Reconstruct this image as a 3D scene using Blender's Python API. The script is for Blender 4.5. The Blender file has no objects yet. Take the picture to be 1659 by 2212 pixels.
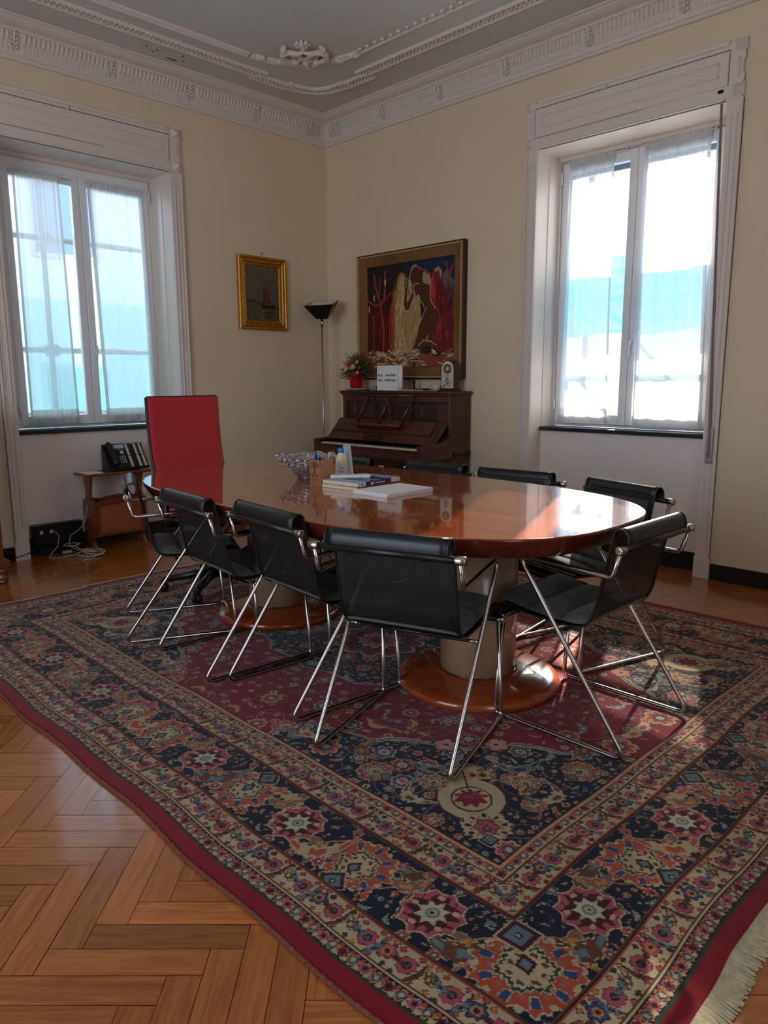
import bpy, bmesh, math, random
import numpy as np
from mathutils import Vector, Matrix

random.seed(7)
rng = np.random.default_rng(7)
PI = math.pi
SC = bpy.context.scene
COL = SC.collection

# ------------------------------------------------------------------ camera
cam = bpy.data.cameras.new('camera'); camo = bpy.data.objects.new('camera', cam); COL.objects.link(camo)
F, YAW, PIT, ROL = 1590.74, 0.789856, 0.177661, -0.0034193
fw = Vector((-math.sin(YAW)*math.cos(PIT), math.cos(YAW)*math.cos(PIT), -math.sin(PIT)))
rt0 = Vector((math.cos(YAW), math.sin(YAW), 0)); up0 = rt0.cross(fw)
rt = rt0*math.cos(ROL) + up0*math.sin(ROL); up = up0*math.cos(ROL) - rt0*math.sin(ROL)
M = Matrix((rt, up, -fw)).transposed().to_4x4(); M.translation = Vector((5.38, -4.61, 1.24))
camo.matrix_world = M
cam.sensor_fit = 'VERTICAL'; cam.sensor_height = 24; cam.lens = F*24/2212
cam.clip_start = 0.05; cam.clip_end = 200
SC.camera = camo

# ------------------------------------------------------------------ render look
SC.view_settings.view_transform = 'Standard'; SC.view_settings.look = 'None'
SC.view_settings.gamma = 1; SC.view_settings.exposure = EXPO = 0.48
SC.view_settings.use_curve_mapping = False
cy = SC.cycles
cy.use_denoising = True
try:
    cy.denoiser = 'OPENIMAGEDENOISE'; cy.denoising_input_passes = 'RGB_ALBEDO_NORMAL'
except Exception: pass
cy.max_bounces = 10; cy.diffuse_bounces = 5; cy.glossy_bounces = 4; cy.transmission_bounces = 6
cy.transparent_max_bounces = 12; cy.caustics_reflective = False; cy.caustics_refractive = False
cy.sample_clamp_indirect = 6.0

# ------------------------------------------------------------------ daylight
world = bpy.data.worlds.new('sky'); SC.world = world; world.use_nodes = True
wn = world.node_tree; wn.nodes.clear()
wo = wn.nodes.new('ShaderNodeOutputWorld'); wb = wn.nodes.new('ShaderNodeBackground')
tc = wn.nodes.new('ShaderNodeTexCoord'); sx = wn.nodes.new('ShaderNodeSeparateXYZ')
cr = wn.nodes.new('ShaderNodeValToRGB')
wn.links.new(tc.outputs['Generated'], sx.inputs[0]); wn.links.new(sx.outputs['Z'], cr.inputs[0])
cr.color_ramp.elements[0].position = 0.0; cr.color_ramp.elements[0].color = (0.80, 0.90, 1.0, 1)
cr.color_ramp.elements[1].position = 0.8; cr.color_ramp.elements[1].color = (0.45, 0.68, 1.0, 1)
wn.links.new(cr.outputs[0], wb.inputs['Color']); wb.inputs['Strength'].default_value = 4.6
wn.links.new(wb.outputs[0], wo.inputs['Surface'])

sl = bpy.data.lights.new('sun', 'SUN'); sl.energy = 20; sl.angle = math.radians(0.55); sl.color = (1.0, 0.93, 0.82)
so = bpy.data.objects.new('sun', sl); COL.objects.link(so)
sd = Vector((0.414, -0.910, -0.50)).normalized()
so.rotation_euler = sd.to_track_quat('-Z', 'Y').to_euler(); so.location = (-3, 9, 8)

def portal(name, loc, normal, w, h):          # guides sky light through a wall opening
    l = bpy.data.lights.new(name, 'AREA'); l.shape = 'RECTANGLE'; l.size = w; l.size_y = h
    l.cycles.is_portal = True
    o = bpy.data.objects.new(name, l); COL.objects.link(o); o.location = loc
    o.rotation_euler = Vector(normal).to_track_quat('-Z', 'Z' if False else 'Y').to_euler()
portal('portal_right', (2.9, 0.50, 1.82), (0, -1, 0), 1.3, 2.0)
portal('portal_left', (-0.50, -2.19, 1.82), (1, 0, 0), 1.3, 2.0)
portal('portal_back', (3.5, -6.75, 1.7), (0, 1, 0), 2.2, 2.7)
portal('portal_side', (6.75, -4.4, 1.7), (-1, 0, 0), 1.0, 2.7)  # back and side openings lie out of view, added for fill

# ------------------------------------------------------------------ helpers
def s2l(c):
    c = np.asarray(c, float)/255.0
    return np.where(c <= 0.04045, c/12.92, ((c+0.055)/1.055)**2.4)
def rgb(r, g, b):
    v = s2l((r, g, b)); return (float(v[0]), float(v[1]), float(v[2]), 1)

class MB:
    """collects geometry; build() links it as one mesh object"""
    def __init__(s): s.v = []; s.f = []; s.sm = []; s.mi = []
    def add(s, vs, fs, smooth=False, mi=0, mat=None):
        o = len(s.v)
        for p in vs:
            p = Vector(p); s.v.append(tuple(mat @ p) if mat is not None else tuple(p))
        for f in fs: s.f.append([i+o for i in f]); s.sm.append(smooth); s.mi.append(mi)
        return s
    def box(s, a, b, mat=None, mi=0, bev=0):
        x0, y0, z0 = [min(a[i], b[i]) for i in range(3)]; x1, y1, z1 = [max(a[i], b[i]) for i in range(3)]
        if bev:
            bev = min(bev, (x1-x0)*.45, (y1-y0)*.45, (z1-z0)*.45)
            vs = []; idx = {}
            for ax in range(3):
                for sgx in (0, 1):
                    for sgy in (0, 1):
                        for sgz in (0, 1):
                            p = []
                            for k, (sg, lo, hi) in enumerate(((sgx, x0, x1), (sgy, y0, y1), (sgz, z0, z1))):
                                e = 0 if k == ax else bev
                                p.append(hi-e if sg else lo+e)
                            idx[(ax, sgx, sgy, sgz)] = len(vs); vs.append(p)
            fs = []
            I = lambda ax, x, y, z: idx[(ax, x, y, z)]
            fs += [[I(0,0,0,0), I(0,0,0,1), I(0,0,1,1), I(0,0,1,0)], [I(0,1,0,0), I(0,1,1,0), I(0,1,1,1), I(0,1,0,1)]]
            fs += [[I(1,0,0,0), I(1,1,0,0), I(1,1,0,1), I(1,0,0,1)], [I(1,0,1,0), I(1,0,1,1), I(1,1,1,1), I(1,1,1,0)]]
            fs += [[I(2,0,0,0), I(2,0,1,0), I(2,1,1,0), I(2,1,0,0)], [I(2,0,0,1), I(2,1,0,1), I(2,1,1,1), I(2,0,1,1)]]
            for x in (0, 1):
                for y in (0, 1): fs.append([I(0,x,y,0), I(0,x,y,1), I(1,x,y,1), I(1,x,y,0)])
                for z in (0, 1): fs.append([I(0,x,0,z), I(0,x,1,z), I(2,x,1,z), I(2,x,0,z)])
            for y in (0, 1):
                for z in (0, 1): fs.append([I(1,0,y,z), I(1,1,y,z), I(2,1,y,z), I(2,0,y,z)])
            for x in (0, 1):
                for y in (0, 1):
                    for z in (0, 1): fs.append([I(0,x,y,z), I(1,x,y,z), I(2,x,y,z)])
            return s.add(vs, fs, False, mi, mat)
        vs = [(x0,y0,z0),(x1,y0,z0),(x1,y1,z0),(x0,y1,z0),(x0,y0,z1),(x1,y0,z1),(x1,y1,z1),(x0,y1,z1)]
        fs = [[0,3,2,1],[4,5,6,7],[0,1,5,4],[1,2,6,5],[2,3,7,6],[3,0,4,7]]
        return s.add(vs, fs, False, mi, mat)
    def lathe(s, prof, c=(0,0,0), n=32, mat=None, mi=0, smooth=True, axis='Z', sx=1, sy=1, capb=True, capt=True):
        vs = []; fs = []
        for r, z in prof:
            for k in range(n):
                a = 2*PI*k/n; x, y = r*math.cos(a)*sx, r*math.sin(a)*sy
                p = {'Z': (x, y, z), 'X': (z, x, y), 'Y': (x, z, y)}[axis]
                vs.append((p[0]+c[0], p[1]+c[1], p[2]+c[2]))
        for i in range(len(prof)-1):
            for k in range(n):
                fs.append([i*n+k, i*n+(k+1) % n, (i+1)*n+(k+1) % n, (i+1)*n+k])
        if capb: fs.append(list(range(n))[::-1])
        if capt: fs.append([(len(prof)-1)*n+k for k in range(n)])
        return s.add(vs, fs, smooth, mi, mat)
    def tube(s, pts, r, n=10, fil=0, mat=None, mi=0, closed=False, fs_=5):
        P = [Vector(p) for p in pts]
        if fil:
            Q = [P[0]]
            for i in range(1, len(P)-1):
                a = (P[i-1]-P[i]); b = (P[i+1]-P[i]); la, lb = a.length, b.length; a.normalize(); b.normalize()
                ang = a.angle(b) if la and lb else PI
                d = min(fil/max(math.tan(ang/2), .05), la*.45, lb*.45)
                A = P[i]+a*d; B = P[i]+b*d
                for k in range(fs_+1):
                    t = k/fs_; Q.append(A*(1-t)**2 + P[i]*2*t*(1-t) + B*t*t)
            Q.append(P[-1]); P = Q
        m = len(P); T = []
        for i in range(m):
            a = P[(i-1) % m] if (closed or i > 0) else P[i]; b = P[(i+1) % m] if (closed or i < m-1) else P[i]
            T.append((b-a).normalized())
        N = T[0].orthogonal().normalized(); vs = []; rr = r if hasattr(r, '__len__') else [r]*m
        for i in range(m):
            N = (N - T[i]*N.dot(T[i])).normalized(); B = T[i].cross(N)
            for k in range(n):
                a = 2*PI*k/n; vs.append(P[i] + (N*math.cos(a)+B*math.sin(a))*rr[min(i, len(rr)-1)])
        fs = []
        for i in range(m if closed else m-1):
            j = (i+1) % m
            for k in range(n): fs.append([i*n+k, i*n+(k+1) % n, j*n+(k+1) % n, j*n+k])
        if not closed: fs.append(list(range(n))[::-1]); fs.append([(m-1)*n+k for k in range(n)])
        return s.add(vs, fs, True, mi, mat)
    def prism(s, poly, z0, z1, mat=None, mi=0, plane='XY', smooth=False):
        n = len(poly); f = {'XY': lambda a, b, z: (a, b, z), 'XZ': lambda a, b, z: (a, z, b), 'YZ': lambda a, b, z: (z, a, b)}[plane]
        vs = [f(a, b, z0) for a, b in poly] + [f(a, b, z1) for a, b in poly]
        s.add(vs, [list(range(n))[::-1], [n+i for i in range(n)]], False, mi, mat)
        return s.add(vs, [[i, (i+1) % n, n+(i+1) % n, n+i] for i in range(n)], smooth, mi, mat)
    def ball(s, c, r, n=10, sc=(1,1,1), mat=None, mi=0):
        m = max(4, n//2); vs = [(c[0], c[1], c[2]-r*sc[2])]; fs = []
        for i in range(1, m):
            ph = -PI/2+PI*i/m
            for k in range(n):
                a = 2*PI*k/n; vs.append((c[0]+r*sc[0]*math.cos(ph)*math.cos(a), c[1]+r*sc[1]*math.cos(ph)*math.sin(a), c[2]+r*sc[2]*math.sin(ph)))
        vs.append((c[0], c[1], c[2]+r*sc[2])); L = len(vs)-1
        for k in range(n): fs.append([0, 1+(k+1) % n, 1+k]); fs.append([L, L-n+k, L-n+(k+1) % n])
        for i in range(m-2):
            for k in range(n): fs.append([1+i*n+k, 1+i*n+(k+1) % n, 1+(i+1)*n+(k+1) % n, 1+(i+1)*n+k])
        return s.add(vs, fs, True, mi, mat)
    def grid(s, P, smooth=True, mi=0, mif=None):
        """P: array [rows][cols] of points"""
        R_, C_ = len(P), len(P[0]); o = len(s.v)
        for row in P:
            for p in row: s.v.append(tuple(p))
        for i in range(R_-1):
            for j in range(C_-1):
                s.f.append([o+i*C_+j, o+i*C_+j+1, o+(i+1)*C_+j+1, o+(i+1)*C_+j]); s.sm.append(smooth)
                s.mi.append(mif(i, j) if mif else mi)
        return s
    def build(s, name, mats, parent=None, world_coords=True, kind=None, label=None, solid=0, fixn=True):
        me = bpy.data.meshes.new(name)
        v = s.v
        if parent is not None and world_coords:
            inv = PW[parent.name].inverted(); v = [tuple(inv @ Vector(p)) for p in v]
        me.from_pydata(v, [], s.f)
        me.polygons.foreach_set('use_smooth', s.sm); me.polygons.foreach_set('material_index', s.mi)
        for m in (mats if isinstance(mats, (list, tuple)) else [mats]): me.materials.append(m)
        if fixn:
            bm = bmesh.new(); bm.from_mesh(me); bmesh.ops.recalc_face_normals(bm, faces=bm.faces); bm.to_mesh(me); bm.free()
        me.update()
        o = bpy.data.objects.new(name, me); COL.objects.link(o)
        if parent is not None: o.parent = parent; PW[o.name] = PW[parent.name].copy()
        else: PW[o.name] = Matrix.Identity(4)
        if kind: o['kind'] = kind
        if label: o['label'] = label
        if solid:
            md = o.modifiers.new('thickness', 'SOLIDIFY'); md.thickness = solid; md.offset = 0
        return o
PW = {}
def thing(name, label, cat, loc=(0,0,0), rz=0, group=None):
    o = bpy.data.objects.new(name, None); COL.objects.link(o); o.location = loc; o.rotation_euler = (0, 0, rz)
    o.empty_display_size = .05
    o['label'] = label; o['category'] = cat
    if group: o['group'] = group
    PW[o.name] = Matrix.Translation(loc) @ Matrix.Rotation(rz, 4, 'Z')
    return o
def tag(o, label, cat, group=None):
    o['label'] = label; o['category'] = cat
    if group: o['group'] = group
    return o
def dup(root, loc, rz, label, group=None):
    r = root.copy(); COL.objects.link(r); r.location = loc; r.rotation_euler = (0, 0, rz); r['label'] = label
    if group: r['group'] = group
    for ch in list(root.children):
        c = ch.copy(); COL.objects.link(c); c.parent = r
        for g in list(ch.children):
            d = g.copy(); COL.objects.link(d); d.parent = c
    return r
def text_mesh(name, s, size, m, parent=None, mat=None, extrude=0.0004, label=None, kind=None):
    cu = bpy.data.curves.new(name, 'FONT'); cu.body = s; cu.size = size; cu.extrude = extrude; cu.align_x = 'CENTER'; cu.align_y = 'CENTER'
    t = bpy.data.objects.new(name, cu); COL.objects.link(t)
    dg = bpy.context.evaluated_depsgraph_get(); me = bpy.data.meshes.new_from_object(t.evaluated_get(dg))
    bpy.data.objects.remove(t); 
    if parent is not None: mat = PW[parent.name].inverted() @ mat
    me.transform(mat); me.materials.clear(); me.materials.append(m)
    o = bpy.data.objects.new(name, me); COL.objects.link(o)
    if parent is not None: o.parent = parent
    if label: o['label'] = label
    return o
def frame_mat(o, x, y):   # matrix with given origin, local x, local y
    x = Vector(x).normalized(); y = Vector(y).normalized(); z = x.cross(y)
    m = Matrix((x, y, z)).transposed().to_4x4(); m.translation = Vector(o); return m

# ------------------------------------------------------------------ materials
def newmat(name):
    m = bpy.data.materials.new(name); m.use_nodes = True
    return m, m.node_tree, m.node_tree.nodes['Principled BSDF']
def plain(name, c, rough=.5, metal=0, spec=.5, noise=0, nscale=30, bump=0, bscale=200, coat=0, sheen=0, trans=0, ior=1.45):
    m, nt, b = newmat(name)
    b.inputs['Base Color'].default_value = c; b.inputs['Roughness'].default_value = rough; b.inputs['Metallic'].default_value = metal
    b.inputs['Specular IOR Level'].default_value = spec; b.inputs['Coat Weight'].default_value = coat; b.inputs['Coat Roughness'].default_value = .05
    b.inputs['Sheen Weight'].default_value = sheen; b.inputs['Transmission Weight'].default_value = trans; b.inputs['IOR'].default_value = ior
    tcn = nt.nodes.new('ShaderNodeTexCoord')
    if noise:
        n = nt.nodes.new('ShaderNodeTexNoise'); n.inputs['Scale'].default_value = nscale; n.inputs['Detail'].default_value = 4
        nt.links.new(tcn.outputs['Object'], n.inputs['Vector'])
        mx = nt.nodes.new('ShaderNodeMixRGB'); mx.blend_type = 'MULTIPLY'; mx.inputs[0].default_value = 1
        mr = nt.nodes.new('ShaderNodeMapRange'); mr.inputs[1].default_value = .3; mr.inputs[2].default_value = .7
        mr.inputs[3].default_value = 1-noise; mr.inputs[4].default_value = 1+noise
        nt.links.new(n.outputs[0], mr.inputs[0]); mx.inputs[1].default_value = c; nt.links.new(mr.outputs[0], mx.inputs[2])
        nt.links.new(mx.outputs[0], b.inputs['Base Color'])
    if bump:
        n = nt.nodes.new('ShaderNodeTexNoise'); n.inputs['Scale'].default_value = bscale; n.inputs['Detail'].default_value = 3
        nt.links.new(tcn.outputs['Object'], n.inputs['Vector'])
        bp = nt.nodes.new('ShaderNodeBump'); bp.inputs['Strength'].default_value = bump; bp.inputs['Distance'].default_value = .01
        nt.links.new(n.outputs[0], bp.inputs['Height']); nt.links.new(bp.outputs[0], b.inputs['Normal'])
    return m
def wood(name, c1, c2, rough=.3, scale=(3, 40, 40), coat=0, rot=(0,0,0), bump=.03, attr=None, coord='Object', wav=0, crough=.035):
    m, nt, b = newmat(name); L = nt.links
    tcn = nt.nodes.new('ShaderNodeTexCoord'); mp = nt.nodes.new('ShaderNodeMapping'); mp.inputs['Scale'].default_value = scale; mp.inputs['Rotation'].default_value = rot
    L.new(tcn.outputs[coord], mp.inputs[0])
    n = nt.nodes.new('ShaderNodeTexNoise'); n.inputs['Scale'].default_value = 1; n.inputs['Detail'].default_value = 6; n.inputs['Roughness'].default_value = .6; n.inputs['Distortion'].default_value = .4+wav
    L.new(mp.outputs[0], n.inputs['Vector'])
    r = nt.nodes.new('ShaderNodeValToRGB'); r.color_ramp.elements[0].position = .3; r.color_ramp.elements[1].position = .72
    r.color_ramp.elements[0].color = c1; r.color_ramp.elements[1].color = c2; L.new(n.outputs[0], r.inputs[0])
    out = r.outputs[0]
    if attr:
        a = nt.nodes.new('ShaderNodeAttribute'); a.attribute_name = attr
        mx = nt.nodes.new('ShaderNodeMixRGB'); mx.blend_type = 'MULTIPLY'; mx.inputs[0].default_value = 1
        L.new(out, mx.inputs[1]); L.new(a.outputs['Color'], mx.inputs[2]); out = mx.outputs[0]
    L.new(out, b.inputs['Base Color']); b.inputs['Roughness'].default_value = rough; b.inputs['Coat Weight'].default_value = coat; b.inputs['Coat Roughness'].default_value = crough; b.inputs['Coat IOR'].default_value = 1.5+.2*(coat > .9)
    if bump:
        bp = nt.nodes.new('ShaderNodeBump'); bp.inputs['Strength'].default_value = bump; bp.inputs['Distance'].default_value = .01
        L.new(n.outputs[0], bp.inputs['Height']); L.new(bp.outputs[0], b.inputs['Normal'])
    return m
def attrmat(name, attr, rough=.8, bump=0, bscale=300, sheen=0, spec=.3):
    m, nt, b = newmat(name); a = nt.nodes.new('ShaderNodeAttribute'); a.attribute_name = attr
    nt.links.new(a.outputs['Color'], b.inputs['Base Color']); b.inputs['Roughness'].default_value = rough
    b.inputs['Sheen Weight'].default_value = sheen; b.inputs['Specular IOR Level'].default_value = spec
    if bump:
        tcn = nt.nodes.new('ShaderNodeTexCoord'); n = nt.nodes.new('ShaderNodeTexNoise'); n.inputs['Scale'].default_value = bscale; n.inputs['Detail'].default_value = 2
        nt.links.new(tcn.outputs['Object'], n.inputs['Vector'])
        bp = nt.nodes.new('ShaderNodeBump'); bp.inputs['Strength'].default_value = bump; bp.inputs['Distance'].default_value = .004
        nt.links.new(n.outputs[0], bp.inputs['Height']); nt.links.new(bp.outputs[0], b.inputs['Normal'])
    return m
def glassy(name, tint=(1,1,1,1), rough=0.0, k=.12):      # thin window glass: mostly clear, a little gloss
    m, nt, b = newmat(name); nt.nodes.remove(b); L = nt.links
    t = nt.nodes.new('ShaderNodeBsdfTransparent'); t.inputs[0].default_value = tint
    g = nt.nodes.new('ShaderNodeBsdfGlossy'); g.inputs['Roughness'].default_value = rough
    mx = nt.nodes.new('ShaderNodeMixShader'); lw = nt.nodes.new('ShaderNodeFresnel'); lw.inputs[0].default_value = 1.45
    L.new(lw.outputs[0], mx.inputs[0]); L.new(t.outputs[0], mx.inputs[1]); L.new(g.outputs[0], mx.inputs[2])
    L.new(mx.outputs[0], nt.nodes['Material Output'].inputs[0]); return m
def sheer(name, c, clear=.4, weave=0, transl=.5):
    m, nt, b = newmat(name); nt.nodes.remove(b); L = nt.links
    t = nt.nodes.new('ShaderNodeBsdfTransparent')
    d = nt.nodes.new('ShaderNodeBsdfDiffuse'); d.inputs[0].default_value = c
    tr = nt.nodes.new('ShaderNodeBsdfTranslucent'); tr.inputs[0].default_value = c
    m1 = nt.nodes.new('ShaderNodeMixShader'); m1.inputs[0].default_value = transl; L.new(d.outputs[0], m1.inputs[1]); L.new(tr.outputs[0], m1.inputs[2])
    m2 = nt.nodes.new('ShaderNodeMixShader'); m2.inputs[0].default_value = clear; L.new(m1.outputs[0], m2.inputs[1]); L.new(t.outputs[0], m2.inputs[2])
    if weave:
        tcn = nt.nodes.new('ShaderNodeTexCoord'); n = nt.nodes.new('ShaderNodeTexNoise'); n.inputs['Scale'].default_value = weave
        L.new(tcn.outputs['Object'], n.inputs['Vector']); mr = nt.nodes.new('ShaderNodeMapRange'); mr.inputs[1].default_value = .3; mr.inputs[2].default_value = .7
        mr.inputs[3].default_value = clear*.6; mr.inputs[4].default_value = min(1, clear*1.4); L.new(n.outputs[0], mr.inputs[0]); L.new(mr.outputs[0], m2.inputs[0])
    L.new(m2.outputs[0], nt.nodes['Material Output'].inputs[0]); return m

M_wall = plain('cream_wall_paint', rgb(224, 205, 178), .75, noise=.03, nscale=1.5, bump=.05, bscale=60)
M_white = plain('white_gloss_paint', rgb(222, 210, 202), .38, noise=.02, nscale=3)
M_plaster = plain('white_plaster', rgb(222, 212, 204), .7, bump=.05, bscale=50)
M_niche = plain('pale_niche_paint', rgb(232, 220, 212), .6, noise=.03, nscale=2)
M_ceil = plain('grey_ceiling_paint', rgb(206, 206, 204), .8, noise=.04, nscale=1.2)
M_pvc = plain('white_pvc', rgb(232, 232, 236), .3)
M_slate = plain('dark_slate', rgb(34, 38, 46), .3, noise=.1, nscale=10)
M_base = plain('black_skirting', rgb(26, 26, 28), .3)
M_chrome = plain('chrome', (.50, .46, .43, 1), .18, metal=1)
M_steel = plain('brushed_steel', (.55, .54, .52, 1), .3, metal=1)
M_blackplastic = plain('black_plastic', rgb(20, 20, 23), .35)
M_blackvinyl = plain('black_vinyl', rgb(18, 18, 21), .33, spec=.55, bump=.12, bscale=500)
M_pad = plain('charcoal_pad_cloth', rgb(84, 80, 74), .6, sheen=.15, bump=.3, bscale=300, spec=.4)
M_glass = glassy('window_glass')
M_curtain = sheer('sheer_curtain', rgb(236, 236, 236), .20, weave=500, transl=.55)
M_hem = sheer('curtain_hem', rgb(236, 236, 236), .06, transl=.5)
M_cherry = wood('varnished_cherry', rgb(140, 56, 20), rgb(192, 94, 38), .14, (2.2, 26, 26), coat=1, bump=.012)
M_cherry_edge = wood('cherry_edge', rgb(70, 18, 13), rgb(100, 32, 20), .22, (2, 20, 20), coat=.4, bump=.01)
M_base_wood = wood('cherry_base', rgb(118, 44, 18), rgb(160, 72, 32), .16, (3, 3, 14), coat=.5, bump=.01)
M_trav = plain('travertine', rgb(176, 146, 116), .22, noise=.16, nscale=9, coat=.2)
M_piano = wood('dark_piano_wood', rgb(52, 24, 19), rgb(92, 44, 33), .30, (2, 2, 30), coat=.15)
M_pianodark = wood('black_brown_wood', rgb(34, 17, 14), rgb(58, 28, 22), .35, (3, 3, 30))
M_walnut = wood('walnut', rgb(86, 42, 22), rgb(128, 66, 36), .3, (3, 3, 22), coat=.2)
M_brass = plain('aged_brass', rgb(120, 96, 60), .4, metal=.8)
M_ivory = plain('ivory', rgb(222, 206, 178), .35)
M_ebony = plain('ebony', rgb(14, 13, 14), .3)
M_gold = plain('gilt', rgb(190, 132, 48), .35, metal=.75, noise=.3, nscale=60, bump=.3, bscale=120)
M_paper = plain('white_paper', rgb(236, 232, 232), .7)
M_ink = plain('black_ink', rgb(30, 30, 40), .7)
M_whiteplastic = plain('white_plastic', rgb(226, 222, 214), .35)
M_red = plain('red_mesh_cloth', rgb(178, 14, 28), .65, sheen=.2, bump=.2, bscale=700)
M_redpot = plain('red_ceramic', rgb(186, 12, 26), .3)
M_dark = plain('matte_near_black', rgb(14, 12, 12), .8)  # near-black matte colour shared by joint lines, strap guide, nail and cable

# ================================================================== THE ROOM
H_, T_ = 3.50, 0.45
XR, YB = 6.7, -6.7
def struct(name, mb, m, parent=None, label=None): return mb.build(name, m, parent, kind=None if parent else 'structure', label=label)

# walls ------------------------------------------------------------
OPZ = 2.80
def wall_boxes(mb, PM, ua, ub, o0, o1):
    mb.box(PM(ua, 0, -.05), PM(o0, T_, H_+.1)); mb.box(PM(o1, 0, -.05), PM(ub, T_, H_+.1))
    mb.box(PM(o0, 0, OPZ), PM(o1, T_, H_+.1)); mb.box(PM(o0, .14, -.05), PM(o1, T_, .865), mi=1)
PR = lambda u, w, z: (u, w, z)          # wall on the right: u = x, w = outwards
PL = lambda u, w, z: (-w, u, z)         # wall on the left:  u = y, w = outwards
mb = MB(); wall_boxes(mb, PR, 0, XR+T_, 2.26, 3.54); struct('wall_right', mb, [M_wall, M_niche])
mb = MB(); wall_boxes(mb, PL, YB, T_, -2.82, -1.56); struct('wall_left', mb, [M_wall, M_niche])
mb = MB()  # openings in these two unseen walls are added to let fill daylight in
for a, b in (((-T_, YB-.3, -.05), (2.4, YB, H_+.1)), ((4.6, YB-.3, -.05), (XR+T_, YB, H_+.1)), ((2.4, YB-.3, 3.1), (4.6, YB, H_+.1)), ((2.4, YB-.3, -.05), (4.6, YB, .4))): mb.box(a, b)
struct('wall_back', mb, M_wall)
mb = MB()
for a, b in (((XR, YB, -.05), (XR+.3, -4.9, H_+.1)), ((XR, -3.9, -.05), (XR+.3, 0, H_+.1)), ((XR, -4.9, 3.1), (XR+.3, -3.9, H_+.1)), ((XR, -4.9, -.05), (XR+.3, -3.9, .4))): mb.box(a, b)
struct('wall_side', mb, M_wall)
mb = MB(); mb.box((-T_, YB-.3, H_), (XR+.3, T_, H_+.1)); struct('ceiling', mb, M_ceil)
def fill_window(name, horiz, c0, c1, z0, z1, pos):
    mb = MB(); 
    def bx(a0, a1, b0, b1):
        mb.box((a0, pos-.03, b0), (a1, pos+.03, b1)) if horiz else mb.box((pos-.03, a0, b0), (pos+.03, a1, b1))
    bx(c0, c1, z0, z0+.07); bx(c0, c1, z1-.07, z1)
    n = 4
    for i in range(n+1):
        c = c0+.035+(c1-c0-.07)*i/n; bx(c-.035, c+.035, z0, z1)
    e = bpy.data.objects.new(name, None); COL.objects.link(e); e['kind'] = 'structure'; PW[e.name] = Matrix.Identity(4)
    mb.build('window_frame', M_pvc, e)
fill_window('fill_window_back', True, 2.4, 4.6, .4, 3.1, YB-.15); fill_window('fill_window_side', False, -4.9, -3.9, .4, 3.1, XR+.15)  # unseen windows behind the camera, added as a source of fill light

# parquet floor ------------------------------------------------------
def parquet():
    L, w = .361, .0748; uh = Vector((1, 1))/math.sqrt(2); vh = Vector((-1, 1))/math.sqrt(2); o = Vector((3.886, -4.077)); g = .0008
    vs, fs, col, uv = [], [], [], []
    r = random.Random(3)
    def plank(u0, v0, lu, lv, along):
        P = [(u0+g, v0+g), (u0+lu-g, v0+g), (u0+lu-g, v0+lv-g), (u0+g, v0+lv-g)]
        W = [o+uh*a+vh*b for a, b in P]
        if max(p.x for p in W) < -.16 or min(p.x for p in W) > XR or max(p.y for p in W) < YB or min(p.y for p in W) > .16: return
        z = r.uniform(-.0003, .0003); tx = r.uniform(-.0004, .0004); k = len(vs)
        for i, p in enumerate(W): vs.append((p.x, p.y, z + (tx if i in (1, 2) else -tx)))
        fs.append([k, k+1, k+2, k+3])
        t = r.gauss(1, .11); t = max(.68, min(1.3, t)); h = r.uniform(-.05, .05)
        col.append((t, t*(1-h*.5), t*(1-h), 1))
        ou, ov = r.uniform(0, 50), r.uniform(0, 50)
        for a, b in P:
            uv.append((a-u0+ou, b-v0+ov) if along == 'u' else (b-v0+ou, a-u0+ov))
    for j in range(-14, 15):
        for k in range(-90, 90):
            plank(k*w+j*L, k*w-j*L, L, w, 'u'); plank(L+(k-1)*w+j*L, k*w-L-j*L, w, L, 'v')
    me = bpy.data.meshes.new('floor'); me.from_pydata(vs, [], fs)
    at = me.color_attributes.new('tone', 'FLOAT_COLOR', 'CORNER')
    cc = np.repeat(np.array(col, np.float32), 4, axis=0).ravel(); at.data.foreach_set('color', cc)
    ul = me.uv_layers.new(name='UVMap'); ul.data.foreach_set('uv', np.array(uv, np.float32).ravel())
    bm = bmesh.new(); bm.from_mesh(me)
    for co, no in (((-.15, 0, 0), (-1, 0, 0)), ((XR, 0, 0), (1, 0, 0)), ((0, YB, 0), (0, -1, 0)), ((0, .15, 0), (0, 1, 0))):
        bmesh.ops.bisect_plane(bm, geom=bm.verts[:]+bm.edges[:]+bm.faces[:], plane_co=co, plane_no=no, clear_outer=True)
    # dark bed under the joints
    bq = [bm.verts.new(p) for p in ((-.15, YB, -.003), (XR, YB, -.003), (XR, .15, -.003), (-.15, .15, -.003))]
    f = bm.faces.new(bq); f.material_index = 1
    bm.to_mesh(me); bm.free()
    m = wood('oak_parquet', rgb(140, 74, 26), rgb(186, 110, 44), .26, (5, 75, 1), crough=.11, wav=.5, coat=.8, attr='tone', coord='UV', bump=.05)
    me.materials.append(m); me.materials.append(plain('floor_joint', rgb(50, 24, 10), .7))
    ob = bpy.data.objects.new('floor', me); COL.objects.link(ob); ob['kind'] = 'structure'
parquet()

# skirting -----------------------------------------------------------
mb = MB(); mb.box((-.001, 0, 0), (.012, -1.485, .10), bev=.003); mb.box((-.001, -2.90, 0), (.012, YB, .10), bev=.003)
mb.box((-.14, -1.56, 0), (-.128, -2.82, .11), bev=.003); struct('baseboard_left', mb, M_base)
mb = MB(); mb.box((0.012, .001, 0), (2.17, -.012, .10), bev=.003); mb.box((3.635, .001, 0), (XR, -.012, .10), bev=.003)
mb.box((2.26, .14, 0), (3.54, .128, .12), bev=.003); struct('baseboard_right', mb, M_base)

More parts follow.
